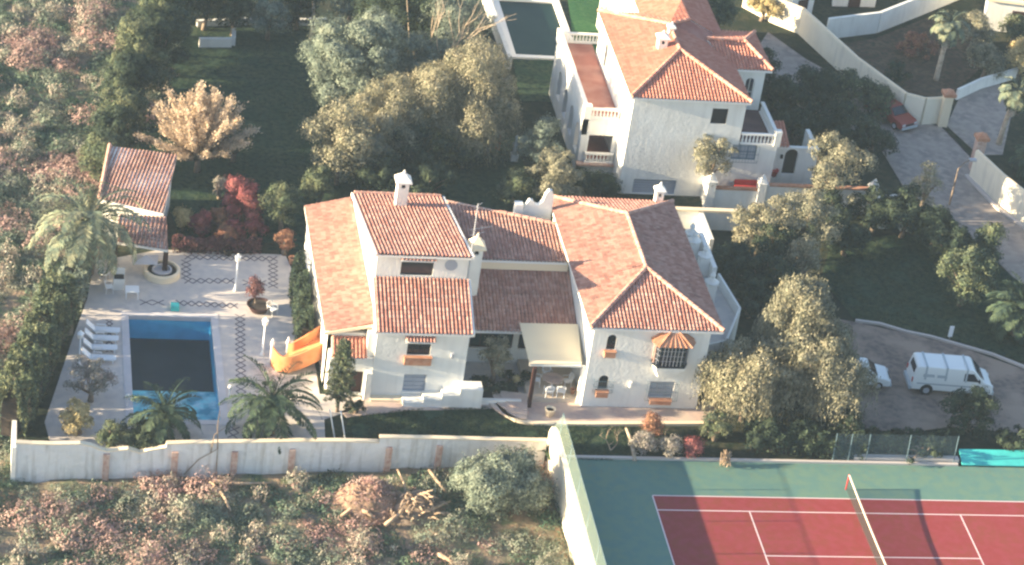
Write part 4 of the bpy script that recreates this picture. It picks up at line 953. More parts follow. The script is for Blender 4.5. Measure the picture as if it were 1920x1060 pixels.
T('shrub', 1015, 280, 1.9, 1.7, 1.9, 'leaf_grey', 'grey green bush left of the open porch', 'shrub', k=9, ls=.15)
T('shrub', 965, 350, 1.2, 1.2, 1.2, 'leaf_mid', 'dark green bush left of the scrolled white parapet', 'shrub', k=8, ls=.15)
T('shrub', 1125, 350, .6, 1.3, .7, 'leaf_dark', 'low dark bush at the foot of the porch', 'shrub', k=7, ls=.13, rb=.5)
T('shrub', 1085, 350, .7, 1.1, .8, 'leaf_dark', 'low dark bush left of the foot of the porch', 'shrub', k=7, ls=.13, rb=.5)
# red border
T('shrub', 455, 380, 1.5, 1.2, 1.5, 'leaf_red', 'tall crimson shrub behind the pool deck', 'shrub', k=9, ls=.13, rb=.5, dens=1.8)
for i, (px, py, r, lf, lb) in enumerate(((345, 412, .6, 'leaf_yellow', 'yellowish low shrub at the left end of the red flower border'), (375, 418, .6, 'leaf_red', 'low red shrub next to the yellowish shrub'), (410, 412, .65, 'leaf_rust', 'low rusty shrub in the middle of the red border'), (440, 432, .6, 'leaf_red', 'low red shrub left below the tall crimson shrub'), (478, 425, .65, 'leaf_red', 'low red shrub right below the tall crimson shrub'), (425, 445, .4, 'leaf_rust', 'small rusty shrub nearest the pool deck'))):
    T('shrub', px, py, .7, r, .7, lf, lb, 'shrub', 'shrubs of the red border', k=6, ls=.12, rb=.35, dens=1.8)
hedge('hedge', [tuple(U(322, 470)), tuple(U(400, 474)), tuple(U(488, 474))], .5, 1.05, 'leaf_plum', 'low dark plum hedge along the back of the pool deck', ls=.12)
T('tree', 530, 388, 1.8, 1.15, 1.8, 'leaf_mid', 'upright green tree between the crimson shrub and the west roof', k=10, ls=.15)
T('shrub', 537, 455, .9, .5, .8, 'leaf_rust', 'small rusty red shrub by the hedge of the villa', 'shrub', k=6, ls=.12, rb=.35)
T('shrub', 413, 352, .8, .5, .6, 'leaf_purple', 'small greyish shrub left of the crimson shrub', 'shrub', k=6, ls=.12, rb=.3, dens=.7)
# lower left garden
T('shrub', 172, 712, 1.5, 1.5, 1.55, 'leaf_purple', 'greyish purple shrub left of the pool', 'shrub', k=11, ls=.14, rb=.5, dens=1.1)
T('shrub', 150, 785, 1.0, .95, 1.0, 'leaf_yellow', 'pale yellow shrub at the lower left of the pool deck', 'shrub', k=8, ls=.15, rb=.38, dens=1.8)
T('shrub', 215, 822, .8, .95, .8, 'leaf_mid', 'round green shrub behind the boundary wall, left one', 'shrub', k=8, ls=.14, rb=.42)
T('shrub', 265, 822, .75, .95, .8, 'leaf_dark', 'round dark green shrub under the left small palm', 'shrub', k=8, ls=.14, rb=.42)
T('shrub', 665, 765, .35, .6, .35, 'leaf_dark', 'flat dark shrub at the foot of the slim pine', 'shrub', k=6, ls=.12, rb=.25)
# slim pine with whorls
def whorl_tree():
    b = U(632, 772); root = thing('norfolk_pine', b, 'slim layered pine in front of the porch', 'tree'); mb = MB(); H = 5.0; mb.tube([(b[0], b[1], -.1), (b[0], b[1], H)], [.11, .03], 7); Q = []
    for k in range(11):
        z = 1.0+k*.38; r = 1.25*(1-k/12)**.8*(1 if k > 3 else .8)
        for j in range(7):
            a = j*2*math.pi/7+k*.5; d = np.array([math.cos(a), math.sin(a), .12]); n = 70; s_ = rng.random(n)
            P = np.array([b[0], b[1], z])+d*r*s_[:, None]+rng.normal(size=(n, 3))*.07
            mb.tube([(b[0], b[1], z), tuple(np.array([b[0], b[1], z])+d*r)], [.02, .006], 4)
            Q.append(leafquads(P, d+sph(n)*.9, sph(n), np.full(n, .2), np.full(n, .08)))
    quads('crown', np.concatenate(Q), 'leaf_mid', root); part('trunk', mb, 'bark', root, smooth=True)
whorl_tree()
T('tree', 930, 668, 1.9, 1.05, 1.3, 'leaf_olive', 'small pale olive tree growing in the courtyard between the wings', k=9, ls=.15, rb=.42, dens=.9)
T('shrub', 960, 715, .4, 1.1, .35, 'leaf_dark', 'dark shrub in the courtyard planting bed', 'shrub', k=6, ls=.12, rb=.3)
T('shrub', 905, 722, .35, .9, .3, 'leaf_dark', 'dark shrub at the left end of the courtyard bed', 'shrub', k=6, ls=.12, rb=.3)
T('shrub', 968, 713, .7, .22, .3, 'leaf_yellow', 'small yellow green plant at the right end of the courtyard bed', 'shrub', k=4, ls=.1, rb=.15)
# north villa garden
T('tree', 1340, 298, 3.3, 1.75, 2.2, 'leaf_olive', 'leafy tree against the front wall of the orange roofed villa', k=12, ls=.18, rb=.6, dens=1.1)
for a in ((1465, 190, 1.7, 2.0, 1.8, 'leaf_dark', 'dark tree right of the small roofed tower'), (1530, 175, 1.8, 2.1, 1.9, 'leaf_dark', 'dark tree in the middle of the garden beside the orange roofed villa'), (1590, 165, 1.6, 1.8, 1.7, 'leaf_mid', 'green tree close to the long curved wall'), (1500, 240, 1.5, 1.9, 1.6, 'leaf_dark', 'dark tree directly behind the arched doorway'), (1575, 240, 1.6, 2.0, 1.7, 'leaf_dark', 'dark tree left of the red car'), (1640, 265, 1.5, 1.6, 1.5, 'leaf_dark', 'dark tree below the red car'), (1650, 190, 1.3, 1.2, 1.3, 'leaf_mid', 'green tree leaning over the red car'), (1425, 130, 1.5, 1.2, 1.5, 'leaf_dark', 'dark tree behind the small roofed tower')):
    T('tree', a[0], a[1], a[2], a[3], a[4], a[5], a[6], k=12, ls=.2, dens=1.3)
T('tree', 1350, 25, 2.0, 1.3, 1.9, 'leaf_mid', 'green tree behind the upper roof at the top edge', k=10, ls=.18)
T('shrub', 1432, 12, 1.2, 1.4, 1.1, 'leaf_yellow', 'pale yellow green bush by the white outbuilding at the top edge', 'shrub', k=9, ls=.17)
# centre right belt of loose trees
T('tree', 1570, 325, 3.6, 2.4, 2.9, 'leaf_olive', 'tall loose olive tree rising in front of the white terrace wall', k=15, ls=.18, dens=.8, rb=.75)
T('tree', 1515, 415, 3.0, 2.3, 2.5, 'leaf_olive', 'loose grey tree below the tall loose olive tree', k=14, ls=.18, dens=.9, rb=.75)
T('tree', 1425, 425, 2.8, 2.2, 2.2, 'leaf_willow', 'pale brownish tree right of the east terrace', k=13, ls=.18, dens=1.0, rb=.7)
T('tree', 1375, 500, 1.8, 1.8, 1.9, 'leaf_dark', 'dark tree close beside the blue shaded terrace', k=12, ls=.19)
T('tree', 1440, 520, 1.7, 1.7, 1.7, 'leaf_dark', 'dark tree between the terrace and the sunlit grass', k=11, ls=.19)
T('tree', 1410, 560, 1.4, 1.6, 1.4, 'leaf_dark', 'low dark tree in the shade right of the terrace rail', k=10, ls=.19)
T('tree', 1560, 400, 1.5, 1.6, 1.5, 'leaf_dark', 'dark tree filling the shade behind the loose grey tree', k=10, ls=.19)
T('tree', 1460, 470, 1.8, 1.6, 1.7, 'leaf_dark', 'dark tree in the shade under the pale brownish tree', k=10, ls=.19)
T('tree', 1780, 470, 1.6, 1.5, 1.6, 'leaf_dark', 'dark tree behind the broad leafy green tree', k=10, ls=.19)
T('tree', 1505, 495, 2.0, 1.1, 1.6, 'leaf_olive', 'slim grey olive tree at the left of the sunlit grass', k=9, ls=.17, dens=.9)
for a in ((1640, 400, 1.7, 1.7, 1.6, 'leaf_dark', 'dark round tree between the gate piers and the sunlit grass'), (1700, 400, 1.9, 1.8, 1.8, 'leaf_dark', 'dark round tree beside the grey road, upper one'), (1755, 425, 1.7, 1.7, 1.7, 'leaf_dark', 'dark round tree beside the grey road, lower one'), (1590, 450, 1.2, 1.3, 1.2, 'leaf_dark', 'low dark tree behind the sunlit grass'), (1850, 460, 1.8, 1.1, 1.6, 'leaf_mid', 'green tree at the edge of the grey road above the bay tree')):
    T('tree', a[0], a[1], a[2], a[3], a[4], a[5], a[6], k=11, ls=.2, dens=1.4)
T('tree', 1735, 350, 2.6, 1.0, 2.0, 'leaf_willow', 'slim loose brownish tree beside the street lamp', k=9, ls=.16, dens=.55)
T('tree', 1812, 520, 2.2, 1.75, 2.2, 'leaf_mid', 'broad leafy green tree on the lawn left of the right palm', k=14, ls=.26, dens=1.2, rb=.75)
T('tree', 1500, 625, 4.4, 2.5, 3.3, 'leaf_olive', 'very large loose grey olive tree with hanging clumps, right of the villa', k=26, ls=.17, dens=5, rb=.9, kind='willow', hang=1.7, tr=.25)
T('tree', 1405, 722, 2.6, 2.4, 2.3, 'leaf_willow', 'hanging pale tree in front of and left of the very large olive tree', k=17, kind='willow', ls=.16, dens=5, hang=1.7)
T('tree', 1545, 710, 3.1, 2.3, 2.5, 'leaf_olive', 'hanging grey tree next to the white car', k=17, kind='willow', ls=.16, dens=5, hang=1.8)
T('tree', 1350, 715, 1.8, 1.2, 1.5, 'leaf_willow', 'pale loose tree close to the right corner of the villa', k=9, ls=.17, dens=.9)
T('shrub', 1590, 800, 1.2, 1.0, 1.5, 'leaf_dark', 'dark shrub beneath the drooping tree beside the driveway', 'shrub', k=8, ls=.17)
T('shrub', 1345, 800, .9, 1.1, .9, 'leaf_mid', 'green shrub behind the court edge below the pale loose tree', 'shrub', k=8, ls=.14)
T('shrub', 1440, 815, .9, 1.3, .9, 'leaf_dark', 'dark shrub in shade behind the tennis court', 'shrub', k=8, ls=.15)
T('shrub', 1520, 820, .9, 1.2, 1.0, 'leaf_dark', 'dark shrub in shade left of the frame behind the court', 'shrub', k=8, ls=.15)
T('shrub', 1825, 770, 1.5, 1.5, 1.4, 'leaf_dark', 'dark bush partly covering the front of the white van', 'shrub', k=12, ls=.2, rb=.6)
T('shrub', 1900, 825, .7, 1.4, .7, 'leaf_dark', 'low dark bush behind the turquoise hut', 'shrub', k=8, ls=.16)
T('shrub', 1730, 850, .5, 1.7, .6, 'leaf_dark', 'low dark bush between the driveway and the court hedge', 'shrub', k=8, ls=.15, ry=.8)
for i, (px, py, r, lf, lb) in enumerate(((1210, 830, .7, 'leaf_purple', 'greyish shrub behind the court edge, leftmost of three'), (1255, 838, .6, 'leaf_purple', 'greyish shrub behind the court edge, beside the red one'), (1300, 840, .6, 'leaf_red', 'low red shrub behind the court edge'), (1225, 800, .4, 'leaf_rust', 'small bare rusty shrub on the terrace edge'))):
    T('shrub', px, py, .6, r, .6, lf, lb, 'shrub', k=6, ls=.12, rb=.35, dens=.8)
# top right
T('shrub', 1722, 90, .7, 1.5, .9, 'leaf_rust', 'orange brown dry bush at the foot of the tall palm', 'shrub', k=9, ls=.16, rb=.5)
for a in ((1830, 60, 1.6, 1.4, 1.6, 'leaf_olive', 'grey green tree between the two tall palms, upper one'), (1850, 115, 1.4, 1.3, 1.4, 'leaf_olive', 'yellowish grey tree between the two tall palms, lower one'), (1905, 55, 1.2, 1.1, 1.1, 'leaf_mid', 'bright green bush by the flat topped outbuilding'), (1680, 140, .9, 1.1, .9, 'leaf_dark', 'dark bush just behind the long curved wall'), (1915, 110, 1.7, 1.2, 1.8, 'leaf_yellow', 'pale tree at the right edge above the leaning palm')):
    T('tree', a[0], a[1], a[2], a[3], a[4], a[5], a[6], k=9, ls=.18, dens=1.1)
# top left far garden
for a in ((440, 15, 2.2, 1.5, 2.0, 'leaf_dark', 'dark tree beyond the long low wall at the top left'), (505, 35, 1.7, 1.2, 1.5, 'leaf_grey', 'grey green tree standing over the long low wall'), (560, 5, 2.2, 1.4, 2.0, 'leaf_dark', 'dark tree beyond the right end of the long low wall'), (385, 5, 2.2, 1.5, 2.2, 'leaf_dark', 'dark tree beyond the left end of the long low wall'), (660, 5, 2.0, 1.3, 1.6, 'leaf_grey', 'grey tree peeping over the large round grey tree')):
    T('tree', a[0], a[1], a[2], a[3], a[4], a[5], a[6], k=10, ls=.18)
tk = thing('dead_tree', U(583, 70), 'pale dead tree trunk standing beside the low wall at the top left', 'tree trunk')
q = U(583, 72); tm = MB(); tm.tube([(q[0], q[1], -.1), (q[0]+.05, q[1], 1.6), (q[0]-.1, q[1]+.1, 3.0)], [.2, .15, .1], 7); part('trunk', tm, 'bark_pale', tk)

# palms
def frond_quads(base, az, el, L, droop, w_=.5, n=22):
    d = np.array([math.cos(az), math.sin(az)]); P = []; x = 0; z = 0; a = el; st = L/n
    pts = [np.array(base)]
    for i in range(n):
        a -= droop/n*(.5+i/n); pts.append(pts[-1]+np.array([d[0]*math.cos(a), d[1]*math.cos(a), math.sin(a)])*st)
    pts = np.array(pts); Q = []; side = np.array([-d[1], d[0], 0])
    t = nrm(pts[1:]-pts[:-1]); mid = (pts[1:]+pts[:-1])/2
    for sg in (-1, 1):
        for sub in (0, .5):
            f = (np.arange(n)+sub)/n; ln_ = w_*np.sin(np.clip(f*3.0+.25, 0, math.pi))**.6+.12
            D = side*sg+t*.75+np.array([0, 0, -.35])+rng.normal(size=(n, 3))*.12; D = nrm(D)
            c = mid+t*st*sub+D*ln_[:, None]/2
            Q.append(leafquads(c, D, t*.6+np.array([0, 0, .6]), ln_, np.full(n, .10)))
    W = nrm(np.cross(t, [0, 0, 1.]))*.025
    Q.append(np.stack([pts[:-1]-W, pts[:-1]+W, pts[1:]+W, pts[1:]-W], 1))
    return np.concatenate(Q)
def palm(px, py, H, L, n, lf, label, w_=.5, droop=1.5, dead=0, base=None, lean=(0, 0), rt=.22, low=-.35, z0=0, tm='bark', group='palms'):
    b = U(px, py, z0) if base is None else np.array(base); root = thing('palm_tree', b, label, 'palm', group)
    c = np.array([b[0]+lean[0], b[1]+lean[1], z0+H]); mb = MB(); ps = []; rs = []
    for i in range(13):
        t = i/12; ps.append((b[0]+lean[0]*t*t, b[1]+lean[1]*t*t, z0-.1+(H+.1)*t)); rs.append(rt*(1.25-.35*t)*(1+.09*(i % 2)))
    mb.tube(ps, rs, 9); Q = []
    for i in range(n):
        t = (i+.5)/n; az = i*2.399; el = 1.35*(1-t)+low*t+random.uniform(-.1, .1)
        Q.append(frond_quads(c+np.array([0, 0, .1]), az, el, L*(.85+.25*random.random()), droop*(.8+.4*random.random()), w_))
    quads('crown', np.concatenate(Q), lf, root)
    if dead:
        Q = [frond_quads(c+np.array([0, 0, -.1-.5*random.random()]), i*2.1, -.9-random.random()*.4, L*.75, .6, w_*.7) for i in range(dead)]
        quads('dead_fronds', np.concatenate(Q), 'scrub_straw', root)
    part('trunk', mb, tm, root, smooth=True)
palm(185, 520, 3.7, 4.4, 42, 'leaf_palm_pale', 'large palm with long pale fronds at the left of the pool deck', w_=.55, droop=1.9, rt=.35, base=(-31.9, 22.0, 0))
palm(305, 822, 1.6, 2.7, 28, 'leaf_palm', 'small palm at the near end of the swimming pool', w_=.42, droop=1.5, rt=.2)
palm(505, 812, 2.0, 3.4, 34, 'leaf_palm', 'green date palm between the slide and the boundary wall', w_=.48, droop=1.6, rt=.28)
palm(1898, 615, 1.9, 2.9, 40, 'leaf_palm', 'short green palm on the lawn at the right edge', w_=.5, droop=1.5, rt=.3, base=tuple(U(1905, 628)))
palm(1755, 150, 4.5, 1.8, 26, 'leaf_palm_pale', 'tall slim palm behind the long curved wall', w_=.4, droop=1.9, dead=22, rt=.17, lean=(.2, .3), tm='bark_pale')
palm(1873, 270, 4.2, 1.7, 26, 'leaf_palm_pale', 'tall leaning palm behind the right brick gate pillar', w_=.4, droop=1.9, dead=24, rt=.17, lean=(.5, .2), tm='bark_pale')
palm(1935, 330, 1.4, 2.2, 28, 'leaf_palm', 'low dark palm at the right edge behind the cream wall', w_=.45, droop=1.5, rt=.25)

# bare branches over the grove
def bare(px, py, z0, H, n, m, label, name='bare_tree', spread=1.0, r=.12, cat='tree'):
    b = U(px, py, z0); root = thing(name, (b[0], b[1], z0), label, cat); mb = MB()
    def br(p, d, L, r_, k):
        q = p+d*L*.5+Vector((random.uniform(-.1, .1), random.uniform(-.1, .1), 0))*L*.5; e = q+(d+Vector((random.uniform(-.25, .25), random.uniform(-.25, .25), .1)))*L*.5
        mb.tube([p, q, e], [r_, r_*.75, r_*.5], 5)
        if k: 
            for _ in range(random.randint(2, 3)):
                nd = (d+Vector((random.uniform(-1, 1), random.uniform(-1, 1), random.uniform(-.1, .6)))*.75*spread).normalized(); br(e if random.random() < .7 else q, nd, L*.68, r_*.5, k-1)
    for i in range(n):
        a = i*2.4; br(Vector((b[0], b[1], z0)), Vector((math.cos(a)*.5*spread, math.sin(a)*.5*spread, 1)).normalized(), H*.42, r, 3)
    part('branches', mb, m, root); return root
bare(800, 170, 0, 9.0, 4, 'bark_pale', 'bare pale branched tree standing out above the grove', r=.11)
bare(1145, 845, 0, 1.6, 2, 'dead_wood', 'leafless pale sapling behind the left end of the court edge', spread=1.4, r=.045)
bare(1250, 850, 0, 1.5, 3, 'dead_wood', 'leafless sapling among the greyish shrubs behind the court edge', spread=1.3, r=.03)
lg = thing('white_trunk', U(1185, 860), 'pale leaning dead trunk behind the court edge', 'dead trunk')
a, b = U(1190, 865, .0), U(1174, 803, .6); part('log', MB().tube([a, (np.array(a)+b)/2+[.1, 0, .1], b], [.13, .12, .08], 8), 'bark_pale', lg, smooth=True)
vine = thing('dead_shrub', U(1365, 872), 'tangled dry vine over the court edge', 'vine'); c = U(1362, 862, .5); vm = MB(); 
for i in range(14):
    pts = [Vector((c[0]+random.uniform(-.35, .35), c[1]+random.uniform(-.3, .3), .5+random.uniform(-.5, .6))) for _ in range(5)]; vm.tube(pts, [.03, .035, .03, .025, .01], 5)
part('stems', vm, 'dead_wood', vine, smooth=True)

# big bush at the wall corner
T('shrub', 945, 905, 1.5, 2.6, 1.75, 'leaf_grey', 'big grey green bush in the scrub at the corner of the two walls', 'bush', k=22, ls=.17, dens=1.5, rb=.9, base_z=-1.05, ry=1.8)

# ------------------------------------------------------------------ scrub field (nobody could count it)
def in_field(x, y):
    if x > -5.9: return False
    if ((x+14.2)/3.4)**2+((y+.9)/1.7)**2 < 1: return False
    edge = 1.0+.0845*(x+36.1) if x > -36.1 else 1e9
    if y < edge and x > -36.1: return True
    if x <= -36.1 and y < 6: return True
    lim = -36.4+(y-4)*.14 if y < 22 else -33.9+(y-22)*.30 if y < 30 else -31.5+(y-30)*.33
    return x < min(lim, -26)
def scrub(name, N, lf, rr, hh, nl, ls, label, seedn, upr=.3, patch=None, mx=.06):
    Q = []; k = 0
    while k < N:
        x = rng.uniform(-46, -5.6); y = rng.uniform(-15, 68)
        if not in_field(x, y): continue
        v = mn.noise(Vector((x*.16+seedn, y*.16, seedn)))+.5*mn.noise(Vector((x*.5+seedn, y*.5, 5)))
        if patch is not None and v < patch and rng.random() > mx: continue
        if upr < 1 and rr > .9 and mn.noise(Vector((x*.23, y*.23, 77))) > .38: k += .34; continue
        k += 1; f = .5+1.0*rng.random()**1.6; r = rr*f; h = hh*f*(.7+.6*rng.random())
        z = gz(x, y)+bump(x, y); n = int(nl*f*f)+6
        d = sph(n); d[:, 2] = np.abs(d[:, 2]); q = (.72+.3*rng.random(n))*(1+.28*np.sin(d[:, 0]*6+x)*np.cos(d[:, 1]*5+y)+.15*np.sin(d[:, 2]*9+y))
        P = np.array([x, y, z-.08])+d*np.stack([r*q, r*q, h*q], 1)
        D = sph(n); D = D-d*(D*d).sum(1, keepdims=True)*.7+np.array([0, 0, upr]); s_ = ls*(.5+.9*rng.random(n))
        Q.append(leafquads(P, D, d+sph(n)*.4, s_*1.6, s_*.8))
    o = quads(name, np.concatenate(Q), lf); tag(o, label, 'scrub', kind='stuff'); return o
scrub('scrub', 760, 'scrub_leaf', .95, .6, 520, .09, 'mixed grey and brown scrub covering the rough field', 1)
scrub('scrub', 380, 'scrub_pink', 1.1, .75, 620, .10, 'pinkish brown dry scrub in patches over the rough field', 20, patch=.12, mx=.05)
scrub('scrub', 420, 'scrub_straw', .55, .9, 240, .10, 'pale straw coloured dry weeds standing in the rough field', 40, upr=1.1, patch=.0, mx=.15)
scrub('scrub', 1500, 'scrub_green', .85, .30, 260, .10, 'low green weeds between the dry bushes', 60, patch=-.05, mx=.2)

# grass on the lawns
def inpoly(x, y, P):
    c = False; n = len(P)
    for i in range(n):
        x1, y1 = P[i][0], P[i][1]; x2, y2 = P[(i+1) % n][0], P[(i+1) % n][1]
        if (y1 > y) != (y2 > y) and x < (x2-x1)*(y-y1)/(y2-y1)+x1: c = not c
    return c
for P_, n_, lb in ((lawn_s, 16000, 'short green grass on the lawn in front of the villa'), (lawn_e, 20000, 'short green grass on the lawn beside the driveway'), (lawn_nw, 32000, 'short green grass on the shaded back lawn')):
    xs1 = [p[0] for p in P_]; ys1 = [p[1] for p in P_]; C = []
    while len(C) < n_:
        x = random.uniform(min(xs1), max(xs1)); y = random.uniform(min(ys1), max(ys1))
        if mn.noise(Vector((x*.7, y*.7, 2))) < -.25 or not inpoly(x, y, P_): continue
        C.append((x, y, .03))
    C = np.array(C); k = len(C); D = np.stack([rng.normal(size=k)*.6, rng.normal(size=k)*.6, np.ones(k)], 1)
    o = quads('grass', leafquads(C, D, sph(k), .10+.08*rng.random(k), np.full(k, .035)), 'grass_blade'); tag(o, lb, 'grass', kind='stuff')
k = 200; C = np.stack([rng.uniform(-4.5, 24, k), 3.35-np.abs(rng.normal(size=k))*.8, np.full(k, .016)], 1); D = sph(k); D[:, 2] *= .1
o = quads('leaf_litter', leafquads(C, D, np.tile([0., 0., 1.], (k, 1)), .06+.07*rng.random(k), .04+.03*rng.random(k)), 'bark'); tag(o, 'dry fallen leaves along the back edge of the tennis court', 'leaves', kind='stuff')

# ================================================================== OBJECTS
# dirt heap with roots and cut branches
hp = thing('dirt_heap', (-14.5, -.3, -1.05), 'brown heap of earth and roots in the scrub in front of the boundary wall', 'heap')
hm = MB(); hc = U(690, 935, -.7)[:2]; n = 26; rings = 9
for i in range(rings+1):
    for j in range(n):
        a = 2*math.pi*j/n; r = 2.3*i/rings; x = hc[0]+r*math.cos(a)*1.0; y = hc[1]+r*math.sin(a)*.8
        hm.v.append((x, y, -1.15+1.75*(1-(i/rings)**1.2)+.45*mn.noise(Vector((x*1.7, y*1.7, 9)))))
for i in range(rings):
    for j in range(n): hm.f.append((i*n+j, i*n+(j+1) % n, (i+1)*n+(j+1) % n, (i+1)*n+j))
part('earth', hm, 'brown_earth', hp, smooth=True)
HV = np.array(hm.v); ii = rng.integers(0, len(HV), 2600); P = HV[ii]+rng.normal(size=(2600, 3))*np.array([.13, .13, .06]); D = sph(2600); s_ = .12*(.5+rng.random(2600))
quads('debris', leafquads(P, D, sph(2600), s_*1.8, s_*.6), 'scrub_pink', hp)
hc2 = U(775, 940, -.6)
m2 = MB(); k0 = 0
for i in range(rings+1):
    for j in range(n):
        a = 2*math.pi*j/n; r = 1.9*i/rings; x = hc2[0]+r*math.cos(a); y = hc2[1]-.2+r*math.sin(a)*.8
        m2.v.append((x, y, -1.15+1.2*(1-(i/rings)**1.3)+.3*mn.noise(Vector((x*1.9, y*1.9, 4)))))
for i in range(rings):
    for j in range(n): m2.f.append((i*n+j, i*n+(j+1) % n, (i+1)*n+(j+1) % n, (i+1)*n+j))
stp = thing('uprooted_stump', (hc2[0], hc2[1], -1.05), 'grey heap of uprooted stump and bark beside the brown earth heap', 'stump')
part('stump', m2, 'grey_metal' if False else 'bark', stp, smooth=True)
rm_ = MB()
for i in range(60):
    a = random.uniform(0, 2*math.pi); r = random.uniform(.2, 1.7); p = Vector((hc2[0]+r*math.cos(a), hc2[1]-.2+r*math.sin(a)*.8, -1.0+1.15*(1-r/1.9)))
    d = Vector((math.cos(a)*.5+random.uniform(-.5, .5), -.6+random.uniform(-.4, .4), random.uniform(.0, .6))).normalized(); q = p+d*random.uniform(.4, 1.1); rm_.tube([p, (p+q)/2+Vector((0, 0, .12)), q], [.07, .06, .02], 5)
part('roots', rm_, 'dead_wood', stp)
for i, (pts, r, lb) in enumerate(([[(640, 968), (700, 925), (735, 905)], .10, 'long pale cut branch lying left of the uprooted stump'], [[(722, 985), (748, 965), (772, 938)], .13, 'thick pale log lying below the uprooted stump'], [[(775, 962), (810, 955), (845, 940)], .11, 'pale branch pointing right from the uprooted stump'],
      [[(822, 1040), (842, 1050), (865, 1062)], .13, 'pale log lying in the scrub at the bottom edge'], [[(395, 905), (420, 930), (432, 958)], .12, 'forked pale root lying in the scrub left of the earth heap'], [[(400, 902), (450, 907), (520, 905)], .10, 'long pale branch lying along the foot of the boundary wall'], [[(675, 955), (690, 962), (702, 972)], .13, 'short thick pale log between the branches'], [[(745, 880), (757, 905), (762, 930)], .07, 'upright pale root leaning on the stump'], [[(805, 882), (822, 905), (838, 925)], .10, 'pale branch leaning below the brick pillar'])):
    P = [U(x, y, -.75+.25*(k % 2)) for k, (x, y) in enumerate(pts)]; o = thing('cut_branch', (*P[0][:2], -1.0), lb, 'branch', 'cut branches in the scrub')
    m = MB(); m.tube(P, [r, r*.9, r*.55], 7); q = P[1]; m.tube([q, q+np.array([random.uniform(-.4, .4), random.uniform(-.5, .2), .35])], [r*.5, r*.15], 5)
    part('wood', m, 'dead_wood', o, smooth=True)

# lamps on the deck
def deck_lamp(px, py, h, label, group='white globe lamps on the pool deck'):
    b = U(px, py); o = thing('garden_lamp', b, label, 'lamp', group)
    part('post', MB().lathe(b[0], b[1], [(.14, 0), (.12, .12), (.055, .2), (.045, h-.42)], 10), 'plastic_white', o, smooth=True)
    hd = part('lantern', MB().lathe(b[0], b[1], [(.06, h-.42), (.15, h-.36), (.19, h-.1), (.11, h-.06)], 8), 'lampglass', o)
    part('lamp_cap', MB().lathe(b[0], b[1], [(.22, h-.059), (.10, h+.05), (.03, h+.16)], 8), 'plastic_white', o)
deck_lamp(441, 545, 2.55, 'white lamp post on the deck nearest the red border'); deck_lamp(491.6, 666, 2.55, 'white lamp post on the deck beside the orange slide'); deck_lamp(148, 685, 2.3, 'white lamp post on the deck beside the long hedge')
for (px, py, h, lb) in ((430, 745, .75, 'short round white light at the right side of the pool'), (238, 762, .75, 'short round white light at the near left corner of the pool')):
    b = U(px, py); o = thing('bollard_light', b, lb, 'light', 'short lights beside the pool'); part('post', MB().lathe(b[0], b[1], [(.05, 0), (.05, h-.2)], 8), 'plastic_white', o)
    part('globe', MB().lathe(b[0], b[1], [(.05, h-.2), (.13, h-.12), (.15, h-.03), (.11, h+.07), (.03, h+.11)], 10), 'lampglass', o, smooth=True)
for (px, py, px2, py2, lb) in ((628, 826, 618, 770, 'white leaning pole behind the boundary wall, left one'), (648, 830, 640, 778, 'white leaning pole behind the boundary wall, right one')):
    a = U(px, py, -.05); a_ = (a[0], a[1], -.05); z2 = 2.1; b_ = U(px2, py2, z2); b_ = (a[0]+max(-.5, min(.5, b_[0]-a[0])), a[1]+.05, z2)
    o = thing('pole', a_, lb, 'pole', 'white leaning poles'); part('shaft', MB().tube([a_, b_], .04, 7), 'plastic_white', o); part('foot', MB().lathe(a[0], a[1], [(.10, -.05), (.08, .05)], 8), 'grey_metal', o)
# street lamp on the road
b = U(1780, 384); o = thing('street_lamp', b, 'dark street lamp post standing on the grey road', 'street lamp')
part('post', MB().tube([(b[0], b[1], 0), (b[0], b[1], 3.0)], [.07, .05], 8), 'bark', o)
part('arm', MB().tube([(b[0], b[1], 2.9), (b[0]+.5, b[1]+.3, 3.3), (b[0]+1.1, b[1]+.6, 3.4)], .035, 6), 'bark', o); part('lamp_head', MB().box(b[0]+.9, b[0]+1.4, b[1]+.45, b[1]+.75, 3.28, 3.42), 'grey_metal', o)

# loungers
def lounger():
    o = thing('sun_lounger', (0, 0, 0), '', 'sun lounger', 'white sun loungers beside the pool')
    fr = MB(); fr.box(-.75, .75, -.3, .3, .26, .33)
    for i in range(9): x = -.72+i*.18; fr.box(x, x+.12, -.27, .27, .331, .35)
    part('seat', fr, 'plastic_white', o)
    bk = MB(); bk.ext([(-.75, -.3, .3), (-1.35, -.3, .85), (-1.40, -.3, .80), (-.78, -.3, .24)], (0, .6, 0)); part('backrest', bk, 'plastic_white', o)
    for x in (-.65, .65):
        for y in (-.28, .22): part('leg', MB().box(x-.03, x+.03, y, y+.06, 0, .26), 'plastic_white', o)
    for y in (-.34, .30): part('armrest', MB().box(-.7, -.1, y, y+.05, .45, .49).box(-.14, -.1, y, y+.05, .33, .45), 'plastic_white', o)
    return o
L0 = lounger()
ll = ['white sun lounger at the far end of the row beside the pool', 'second white sun lounger from the far end of the row', 'third white sun lounger, in the middle of the row', 'white sun lounger at the near end, half behind the purple shrub']
for i, y in enumerate((15.3, 14.4, 13.4, 12.3)):
    o = L0 if i == 0 else copy_tree(L0); o.location = (-30.8-.1*i, y, 0); o.scale = (.92, .92, .92); o.rotation_euler.z = R(-4+2*(i % 3)); o['label'] = ll[i]
